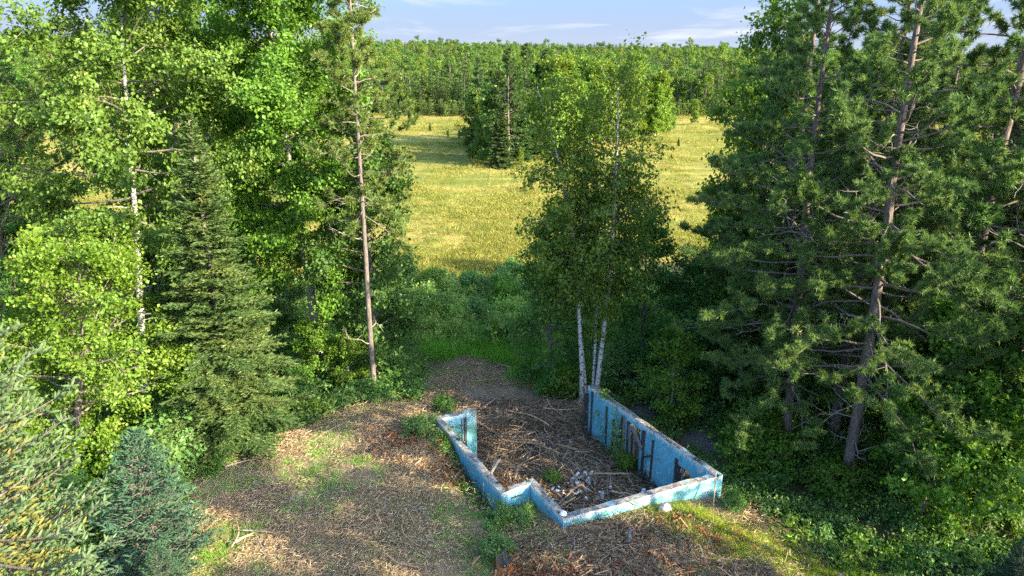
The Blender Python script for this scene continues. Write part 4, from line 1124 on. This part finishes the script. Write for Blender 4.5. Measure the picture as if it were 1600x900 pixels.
clump = [(795, 114, 'pine', 1.0, 'tall pine with pale trunk at the left of the meadow clump'), (768, 117, 'green', .85, 'dark broadleaf tree at the left edge of the meadow clump'),
         (745, 122, 'green', .80, 'lowest dark tree at the far left of the meadow clump'), (780, 131, 'fir', 1.0, 'dark fir behind the pine in the meadow clump'), (812, 120, 'fir', 1.0, 'dark fir right of the pine in the meadow clump'),
         (783, 112, 'fir', .72, 'slender light conifer in front of the meadow clump pine'), (838, 131, 'fir', 1.1, 'dark pointed fir in the middle of the meadow clump'), (765, 136, 'fir', .9, 'dark fir behind the left edge of the meadow clump'), (820, 134, 'pine', 1.05, 'tall dark pine behind the pale trunked pine of the meadow clump'), (748, 140, 'pine', .92, 'dark pine at the far left back of the meadow clump'), (800, 142, 'fir', 1.15, 'tall dark fir at the back of the meadow clump'), (775, 146, 'green', 1.0, 'broad dark tree at the back of the meadow clump'), (850, 138, 'pine', 1.0, 'dark pine where the meadow clump turns bright'), (752, 122, 'green', .5, 'low dark bushy tree at the foot of the meadow clump')]
for px, y, k, s, lb in clump:
    plant(mm[k][0], 'pine_tree' if k == 'pine' else 'fir_tree' if k == 'fir' else 'broadleaf_tree', 'tree', lb, px, 260, y, rs.uniform(0, 6), s)
for i in range(40):
    f = rs.random()
    px = 850 + 180 * f; y = 118 + 40 * f + rs.uniform(0, 26)
    k = 'lime' if rs.random() < .78 else 'green'
    plant(mm[k][i % 2], 'broadleaf_tree', 'tree', 'bright yellow green tree in the meadow clump' if k == 'lime' else 'deep green tree in the meadow clump', px, 260, y, rs.uniform(0, 6), rs.uniform(.80, 1.16) * (1.0 if f < .8 else .8), 'bright trees of the meadow clump' if k == 'lime' else 'deep green trees of the meadow clump')
# small trees in the meadow
for i, (px, py, s, k) in enumerate(((640, 190, .22, 'fir'), (672, 205, .14, 'fir'), (700, 213, .10, 'green'), (718, 216, .12, 'green'), (655, 176, .4, 'lime'), (600, 176, .35, 'lime'), (693, 173, .28, 'fir'), (812, 262, .2, 'lime'),
                                     (640, 186, .2, 'green'), (1060, 228, .13, 'fir'), (1050, 205, .3, 'lime'), (1085, 195, .4, 'lime'), (820, 300, .09, 'green'))):
    q = at_z(px, py, -.8); x, y = q[:2]
    tree('young_tree', 'small young tree standing alone in the yellow meadow', mm[k][0], (x, y, gz(x, y)), i, s, 'small young trees in the meadow', 'tree')

# ================================================================== FAR WOOD
ftm = [lump_tree(81, 15, 2.7, .85, 750, 'farleaf', z0=.02), lump_tree(82, 17, 3.1, .85, 850, 'farleaf', z0=.05), lump_tree(83, 13, 2.3, .8, 650, 'farlime', z0=.02), lump_tree(84, 16, 2.8, .95, 650, 'farpine', 'bark_pine', True, .12),
       lump_tree(85, 18, 3.0, .95, 700, 'farpine', 'bark_pine', True, .35), lump_tree(86, 16, 2.6, .8, 750, 'farlime', 'bark_grey', z0=.04)]
rs = np.random.RandomState(15)
cnt = 0
for row in range(5):
    y = 224 + row * 6
    px = 545.0
    while px < 1125:
        yy = y + rs.uniform(-3, 3) + 5 * math.sin(px * .02)
        x = at_y(px, 150, yy)[0]
        con = .75 if 645 < px < 735 else .22
        k = (3 + (rs.randint(2) if row > 1 else 0)) if rs.random() < con else [0, 1, 0, 1, 2, 5][rs.randint(6)]
        s = rs.uniform(.55, .95) * (.82 if row == 0 else 1)
        if 735 < px < 845 and row > 1: px += 14; continue
        o = mobj('distant_tree', ftm[k], (x, yy, gz(x, yy)), (0, 0, rs.uniform(0, 6)), (s, s, s * rs.uniform(.9, 1.12)))
        if k in (3, 4): tag(o, 'dark conifer in the front rows of the far wood', 'tree', 'conifers along the front of the far wood')
        else: tag(o, 'broadleaf tree in the front rows of the far wood', 'tree', 'broadleaf trees along the front of the far wood')
        cnt += 1
        px += rs.uniform(8, 12.5)
pts = []
y = 224.0
while y < 960:
    sp_ = 3.9 + (y - 224) * .009
    x = -.85 * y
    while x < .85 * y:
        jx, jy = x + rs.uniform(-.4, .4) * sp_, y + rs.uniform(-.4, .4) * sp_
        r = jx / jy
        x += sp_ * rs.uniform(.8, 1.2)
        if jy < 254 and -.262 < r < .325: continue
        pts.append((jx, jy))
    y += sp_ * .9
pts = np.array(pts)
pk = fbm(pts[:, 0] * .012, pts[:, 1] * .006, 44)
con = pk + rs.normal(size=len(pts)) * .06 > .03
scatter('distant_broadleaf_wood', 'wooded rise of broadleaf trees reaching the skyline', 'forest', on_ground(pts[~con, 0], pts[~con, 1], -.3), [ftm[0], ftm[1], ftm[2], ftm[5]], rs, .6, 1.2, .02, np.clip(rs.normal(.76, .18, int((~con).sum())), .42, 1.4))
scatter('distant_conifer_wood', 'darker stands of pine within the wooded rise', 'forest', on_ground(pts[con, 0], pts[con, 1], -.3), [ftm[3], ftm[4]], rs, .55, .95, .02)
# brush along the far edge of the meadow
n = 1700
x = rs.uniform(-190, 190, n); y = 219 + rs.uniform(-6, 5, n) + 4 * np.sin(x * .1)
scatter('meadow_edge_brush', 'low brush and saplings along the far meadow edge', 'brush', on_ground(x, y), [ftm[0], ftm[2], ftm[3]], rs, .10, .34, .05)

# ================================================================== MEADOW AND GROUND COVER
def tuft(seed, n, h, w, mat, spread=.25, lean=.5):
    r = np.random.RandomState(seed); g = Geo()
    o = np.stack([r.normal(size=n) * spread, r.normal(size=n) * spread, np.zeros(n)], 1)
    d = unit(np.stack([r.normal(size=n) * lean, r.normal(size=n) * lean, np.ones(n)], 1))
    needles(g, r, o, d, h * r.uniform(.5, 1.2, n), np.full(n, w), 0)
    return g.mesh('tuft', [M[mat]])
rs = np.random.RandomState(16)
def pick(n, x0, x1, y0, y1, dens):
    x = rs.uniform(x0, x1, n); y = rs.uniform(y0, y1, n)
    k = rs.random(n) < dens(x, y); return x[k], y[k]
# meadow: denser near
tm = [tuft(i, 34, .34, .045, 'meadow', .55, 1.1) for i in range(3)]
u = rs.random(60000); y = 50 + 172 * u ** 1.6; x = rs.uniform(-.75, .75, 60000) * y
k = fbm(x * .18, y * .09, 51) + rs.normal(size=len(x)) * .12 > .04
k &= (y < 95) | (rs.random(len(x)) < .4)
k &= sstep(50, 57, y + fbm(x * .15, y * .15, 12) * 22) > rs.random(len(x))
x, y = x[k], y[k]
scatter('meadow_grass', 'dry yellow grass tufts all over the meadow', 'grass', on_ground(x, y), tm, rs, .6, 1.5, .15, rs.uniform(.6, 1.4, len(x)) * (1 + (y - 55) / 160))
tg = [tuft(10 + i, 34, .34, .045, 'meadow_g', .5, 1.0) for i in range(2)]
u = rs.random(14000); y = 50 + 172 * u ** 1.6; x = rs.uniform(-.75, .75, 14000) * y
k = (fbm(x * .1, y * .05, 57) > .03) & (y > 52); x, y = x[k], y[k]
scatter('meadow_green_tufts', 'greener grass patches in the yellow meadow', 'grass', on_ground(x, y), tg, rs, .6, 1.5, .15, rs.uniform(.6, 1.4, len(x)) * (1 + (y - 55) / 170))
# wet brush between clearing and meadow
def stems(seed, n, h, leaf, mat):
    r = np.random.RandomState(seed); g = Geo()
    for _ in range(n):
        p0 = np.array([r.normal() * .3, r.normal() * .3, 0]); d = unit([r.normal() * .35, r.normal() * .35, 1]); L = h * r.uniform(.6, 1.2)
        pts = bend(r, p0, d, L, 4, .1); tube(g, pts, np.linspace(.012, .004, 5), 3, 1)
        m = 34; q = r.uniform(.25, 1, m); c = path_at(pts, q) + r.normal(size=(m, 3)) * .10
        leaves(g, r, c, r.normal(size=(m, 3)) + d * .6, np.array([0, 0, .6]) + r.normal(size=(m, 3)) * .6, leaf * r.uniform(.7, 1.3, m), leaf * .5 * r.uniform(.8, 1.3, m), 0)
    return g.mesh('stems', [M[mat], M['bark_grey']])
ws = [stems(20 + i, 16, 1.5, .19, 'willow') for i in range(2)] + [stems(25 + i, 16, 1.2, .17, 'shrub') for i in range(2)] + [tuft(28, 90, 1.3, .035, 'grass', .35, .5), tuft(29, 90, 1.2, .035, 'grass_y', .35, .5)]
x, y = pick(5200, -16, 13, 35.5, 68, lambda x, y: sstep(36, 39, y + fbm(x * .5, y * .5, 11) * 4) * (1 - sstep(44, 57, y + fbm(x * .22, y * .22, 13) * 20)) * .8)
scatter('wet_brush', 'grey green willow brush and tall weeds between clearing and meadow', 'brush', on_ground(x, y), ws, rs, .55, 1.25, .1, np.clip(.48 + 1.7 * fbm(x * .32, y * .32, 71) + rs.normal(size=len(x)) * .18, .3, 1.6) * (1 - .45 * sstep(46, 58, y)))
gb = [tuft(30 + i, 110, .75, .022, 'grass', .22, .55) for i in range(3)]
gx_, gy_ = [], []
for cx0, cy0, sx, sy, n in ((-1.2, 38.6, 2.8, 1.2, 520), (.3, 36.6, 1.4, .9, 230), (1.7, 34.8, 1.1, .9, 200), (2.4, 32.8, .7, .6, 80), (-4.4, 36.8, 1.0, .6, 120), (3.4, 33.2, .8, .8, 70)):
    gx_.append(cx0 + rs.normal(size=n) * sx * .6); gy_.append(cy0 + rs.normal(size=n) * sy * .6)
gx_, gy_ = np.concatenate(gx_), np.concatenate(gy_)
scatter('bright_grass', 'bright green drooping grass at the end of the clearing', 'grass', on_ground(gx_, gy_), gb, rs, .5, 1.1, .25)
# short grass: sunlit strip, patches in the clearing, bottom left
def grn(x, y):
    lx = (x - 4.6) * .934 - (y - 19.6) * .356; ly = (x - 4.6) * .356 + (y - 19.6) * .934
    return np.exp(-((ly) / .95) ** 4) * sstep(-.2, 1.4, lx) * .75
x, y = pick(9000, 4, 16, 13, 21, lambda x, y: grn(x, y) * (poly_dist(FOOT, x, y) > .1))
gs = [tuft(40 + i, 46, .20, .016, 'grass_y', .16, .7) for i in range(3)]
scatter('sunny_short_grass', 'short sunlit grass strip along the front wall and slope', 'grass', on_ground(x, y), gs, rs, .5, 1.3, .2)
gs2 = [tuft(45 + i, 40, .16, .014, 'grass', .16, .8) for i in range(3)]
def patch(x, y):
    n = fbm(x * .55, y * .55, 61)
    return np.where(n > .05, .85, .06) * (~inside(PIT, x, y)) * (poly_dist(FOOT, x, y) > .1) * np.where((y > 27.5), .5, 1) * np.where(x > 1.5, .35, 1)
x, y = pick(6500, -13, 9, 13.5, 35, patch)
scatter('clearing_grass', 'green grass patches regrowing in the mulched clearing', 'grass', on_ground(x, y), gs2, rs, .5, 1.3, .2)
# forest floor plants
fl = [stems(50 + i, 9, .5, .13, m_) for i, m_ in enumerate(('shrub', 'maple', 'dark', 'shrub'))]
x, y = pick(6500, -24, 26, 14, 46, lambda x, y: (poly_dist(CLEAR, x, y) > .3) * ((x < -4.8) | (x > 3.2)) * .85 * (fbm(x * .4, y * .4, 63) > -.26) * (1 - grn(x, y)) * np.where((x > 4.6) & (x < 9.4) & (y > 24) & (y < 32.5), .22, 1))
scatter('forest_floor_plants', 'green ground plants on the shaded forest floor', 'ground cover', on_ground(x, y), fl, rs, .5, 1.4, .15)
x, y = pick(500, -2.9, .6, 18.3, 24.5, lambda x, y: np.exp(-(((x + 3.21) * .876 + (y - 25.25) * .478 + .1) / .5) ** 2) * .5 * (~inside(PIT, x, y)))
scatter('wall_weeds', 'weeds and dry stalks along the foot of the left blue wall', 'weeds', on_ground(x, y), fl, rs, .4, .9, .3)

# ================================================================== WOOD DEBRIS
def splinters(seed, n, l0, l1, r0, mat, spread, flat=.16):
    r = np.random.RandomState(seed); g = Geo()
    for _ in range(n):
        L = r.uniform(l0, l1) * r.uniform(.5, 1); a = r.uniform(0, 6.28); e = r.normal() * flat
        c = np.array([r.normal() * spread, r.normal() * spread, .015 + abs(r.normal()) * .03])
        d = rot_dir(a, e); rr = r0 * r.uniform(.5, 1.5)
        tube(g, np.array([c - d * L / 2, c + d * L / 2 + r.normal(size=3) * .02]), [rr, rr * .6], 3, 0, r.random(), True)
    return g.mesh('splinters', [M[mat]])
chA = [splinters(70 + i, 46, .05, .24, .009, 'chip', .34) for i in range(4)]
chD = [splinters(75 + i, 40, .10, .6, .012, 'chip_d', .38, .25) for i in range(4)]
chO = [splinters(80 + i, 30, .08, .35, .016, 'chip_o', .26, .4) for i in range(3)]
rs = np.random.RandomState(17)
x, y = pick(7600, -13, 11.5, 13.5, 37, lambda x, y: (poly_dist(CLEAR, x, y) + fbm(x, y, 5) * 1.5 < .2) * (~inside(PIT, x, y)) * (poly_dist(FOOT, x, y) > .12) * np.where(fbm(x * .55, y * .55, 61) > .06, .25, .8) * (1 - grn(x, y) * .8))
scatter('wood_chips', 'shredded wood chips covering the clearing', 'wood chips', on_ground(x, y, .01), chA, rs, .6, 1.3, .08)
x, y = pick(1500, -3.5, 8, 18.5, 31, lambda x, y: inside(PIT, x, y) * (poly_dist(PIT, x, y) < -.3) * .95)
x2, y2 = pick(1300, -5, 5, 26, 37, lambda x, y: (poly_dist(CLEAR, x, y) < -.3) * (~inside(PIT, x, y)) * .7)
x3, y3 = pick(500, 0, 11, 14, 19, lambda x, y: (poly_dist(FOOT, x, y) > .3) * (1 - grn(x, y)) * .8)
x, y = np.concatenate([x, x3]), np.concatenate([y, y3])
scatter('rear_wood_chips', 'pale shredded wood behind the open side of the foundation', 'wood chips', on_ground(x2, y2, .02), chA, rs, .7, 1.5, .1)
scatter('broken_slash', 'dark broken slash and twigs in the cellar and around it', 'wood debris', on_ground(x, y, .02), chD, rs, .6, 1.3, .1)
xs_, ys_ = [], []
for ox, oy, sx, sy, n in ((-5.2, 29.0, 1.2, .6, 46), (-2.4, 22.6, .4, 1.3, 40), (-.3, 22.9, .35, .4, 22), (.8, 16.2, .9, .5, 40), (6.4, 18.5, 1.6, .5, 26), (4.3, 16.8, 1.8, .8, 26), (-4.4, 23.8, 1.2, .6, 16)):
    xs_.append(ox + rs.normal(size=n) * sx * .7); ys_.append(oy + rs.normal(size=n) * sy * .7)
x, y = np.concatenate(xs_), np.concatenate(ys_)
k = poly_dist(FOOT[1:6], x, y) > -9; x, y = x[k], y[k]
scatter('orange_wood_shreds', 'orange shreds of rotten wood in heaps around the clearing', 'wood debris', on_ground(x, y, .03), chO, rs, .7, 1.5, .3)
# sticks one by one
def stick(seed, L, r0, mat, wob=.10, fork=False):
    r = np.random.RandomState(seed); g = Geo()
    pts = bend(r, (-L / 2, 0, 0), (1, 0, 0), L, 6, wob); pts[:, 2] *= .4
    tube(g, pts, np.linspace(r0, r0 * .45, 7), 5, 0, 0, True)
    if fork:
        for q in (.35, .6, .8):
            d = unit(np.array([1, r.choice([-1, 1]) * r.uniform(.4, .9), r.uniform(0, .3)])); tube(g, bend(r, path_at(pts, q), d, L * .3, 4, .15), np.linspace(r0 * .45, r0 * .15, 5), 3)
    return g.mesh('stick', [M[mat]])
stk = [stick(90 + i, .7 + .25 * i, .022 + .003 * i, ('stick', 'stick_t', 'stick_g', 'stick')[i % 4], .09, i % 3 == 1) for i in range(8)]
rs = np.random.RandomState(18)
def lay(name, lb, cat, group, n, fx, fy, ok, s0=.6, s1=1.25, tilt=.12, dz=.06):
    k = 0
    while k < n:
        x, y = fx(), fy()
        if not ok(x, y): continue
        o = mobj(name, stk[rs.randint(8)], (x, y, gz(x, y) + dz + rs.uniform(0, .10)), (0, rs.normal() * tilt, rs.uniform(0, 6.28)), rs.uniform(s0, s1))
        tag(o, lb, cat, group); k += 1
_in = lambda x, y: bool(inside(PIT, np.array([x]), np.array([y]))[0]) and float(poly_dist(PIT, np.array([x]), np.array([y]))[0]) < -.75
_out = lambda x, y: float(poly_dist(CLEAR, np.array([x]), np.array([y]))[0]) < -.4 and not bool(inside(PIT, np.array([x]), np.array([y]))[0]) and float(poly_dist(FOOT, np.array([x]), np.array([y]))[0]) > .8
lay('broken_branch', 'broken branch lying in the debris inside the cellar walls', 'branch', 'broken branches on the cellar floor', 170, lambda: rs.uniform(-2.5, 7), lambda: rs.uniform(19.5, 30.5), _in, .7, 1.5)
lay('fallen_stick', 'weathered stick strewn on the far end of the clearing', 'stick', 'sticks strewn behind the foundation', 50, lambda: rs.uniform(-5, 3.5), lambda: rs.uniform(27.5, 36.5), _out, .5, 1.2)
lay('fallen_stick', 'short stick lying on the mulch left of the foundation', 'stick', 'sticks strewn on the mulch at left', 60, lambda: rs.uniform(-11, -2), lambda: rs.uniform(15, 26), _out, .3, .85)
lay('fallen_stick', 'stick lying on the reddish mulch before the front wall', 'stick', 'sticks strewn before the front wall', 50, lambda: rs.uniform(.5, 10), lambda: rs.uniform(14.2, 18.2), _out, .4, 1.0)
def log(name, lb, cat, p0, p1, r, mat, z0=.08, z1=.08, seed=0):
    a = np.array([*p0, gz(*p0) + z0]); c = np.array([*p1, gz(*p1) + z1]); d = c - a
    rr = np.random.RandomState(seed); g = Geo(); n = 8
    pts = np.linspace(0, 1, n)[:, None] * d + rr.normal(size=(n, 3)) * r * .25
    tube(g, pts, np.linspace(r, r * .75, n) * rr.uniform(.9, 1.1, n), 8, 0, 0, True)
    o = mobj(name, g.mesh(name, [M[mat]]), a); return tag(o, lb, cat)
log('log', 'pale split stick lying alone on the mulch at lower left', 'stick', at_z(358, 851, 2.1)[:2], at_z(396, 832, 2.1)[:2], .05, 'stick_t', seed=1)
log('log', 'long pale rotten log along the crest of the clearing', 'log', at_z(478, 694, 2.0)[:2], at_z(540, 660, 2.0)[:2], .07, 'stick', .02, .04, seed=2)
log('log', 'dark fallen log across the middle of the cellar floor', 'log', (.9, 26.3), (3.0, 27.4), .13, 'timber', .12, .16, 3)
log('log', 'long pale pole lying before the doorway in the cellar', 'pole', at_z(920, 741, .15)[:2], at_z(988, 743, .15)[:2], .05, 'stick_t', .12, .14, 4)
log('log', 'pale pole beside the front wall inside the cellar', 'pole', at_z(954, 771, .15)[:2], at_z(988, 776, .15)[:2], .05, 'stick_t', .12, .2, 5)
log('plank', 'grey plank propped on the debris by the short return wall', 'plank', (-1.0, 23.4), (-.55, 24.5), .07, 'timber_g', .2, .75, 6)
log('log', 'dark branch lying behind the short return wall', 'branch', (-3.9, 28.6), (-1.9, 27.6), .05, 'timber', .08, .1, 7)
log('stake', 'grey stake standing in the mulch before the front wall', 'stake', (3.62, 17.9), (3.68, 17.95), .07, 'timber_g', 0, .55, 8)
log('pole', 'thin pale pole leaning on the outer front wall near its right corner', 'pole', (6.95, 20.2), (7.05, 20.62), .022, 'stick_t', -.1, 1.3, 9)
log('branch', 'grey bare branch sticking out of the pit beside the left wall', 'branch', (-2.2, 21.6), (-1.75, 22.5), .025, 'stick_g', .1, .8, 10)
log('branch', 'pale dead stem standing in the pit against the left wall', 'branch', (-1.05, 20.6), (-1.0, 20.75), .022, 'stick_g', -.1, 1.2, 11)
# rotten stump and old boards at the lower edge
sx_, sy_ = -.22, 16.7; sz_ = gz(sx_, sy_)
st = thing('tree_stump', 'rotten orange stump with jagged top at the lower edge', 'stump', (sx_, sy_, sz_ - .1))
g = Geo(); rs = np.random.RandomState(19); n = 14
for k, (z, r) in enumerate(((0, .34), (.25, .27), (.45, .22))): pass
a = np.linspace(0, 2 * PI, n, endpoint=False)
rings = []
for z, r in ((0, .36), (.22, .27), (.48, .23)): rings.append(np.stack([np.cos(a) * r * rs.uniform(.85, 1.15, n), np.sin(a) * r * rs.uniform(.85, 1.15, n), np.full(n, z) + (rs.uniform(-.12, .32, n) if z > .4 else 0)], 1))
v_ = np.concatenate(rings + [np.array([[0, 0, .3]])])
f_ = [(k * n + j, k * n + (j + 1) % n, (k + 1) * n + (j + 1) % n, (k + 1) * n + j) for k in range(2) for j in range(n)]
g.add(v_, f_, 0); g.add(v_, [(2 * n + j, 2 * n + (j + 1) % n, 3 * n) for j in range(n)], 1)
mobj('stump_body', g.mesh('stump_body', [M['rot'], M['timber']]), parent=st)
for i in range(3):
    g = Geo(); q = rot_dir(i * 2.2 + .4, -.25); tube(g, bend(rs, q * .2 + [0, 0, .15], q, .6, 4, .15), np.linspace(.09, .03, 5), 6); mobj('root', g.mesh('root', [M['rot']]), parent=st)
bd = thing('board_heap', 'heap of old grey boards at the lower edge below the stump', 'boards', (-.2, 15.7, gz(-.2, 15.7)))
for i, (x, y, z, rz, L) in enumerate(((-.35, .1, .03, .1, .9), (.1, .05, .06, -.15, 1.1), (-.1, -.12, .11, .05, .8), (.35, .2, .04, .9, .7), (-.45, .25, .10, 1.4, .5))):
    mobj('board', box_mesh('board', 'timber_g' if i % 2 else 'timber', .14, .035, L, .004, 100 + i), (x - L / 2 * math.cos(rz), y - L / 2 * math.sin(rz), z), (PI / 2, 0, rz + PI / 2), parent=bd)
log('stake', 'dark post leaning over the stump at the lower edge', 'post', (-.12, 16.35), (-.2, 16.75), .045, 'timber', 0, .85, 12)
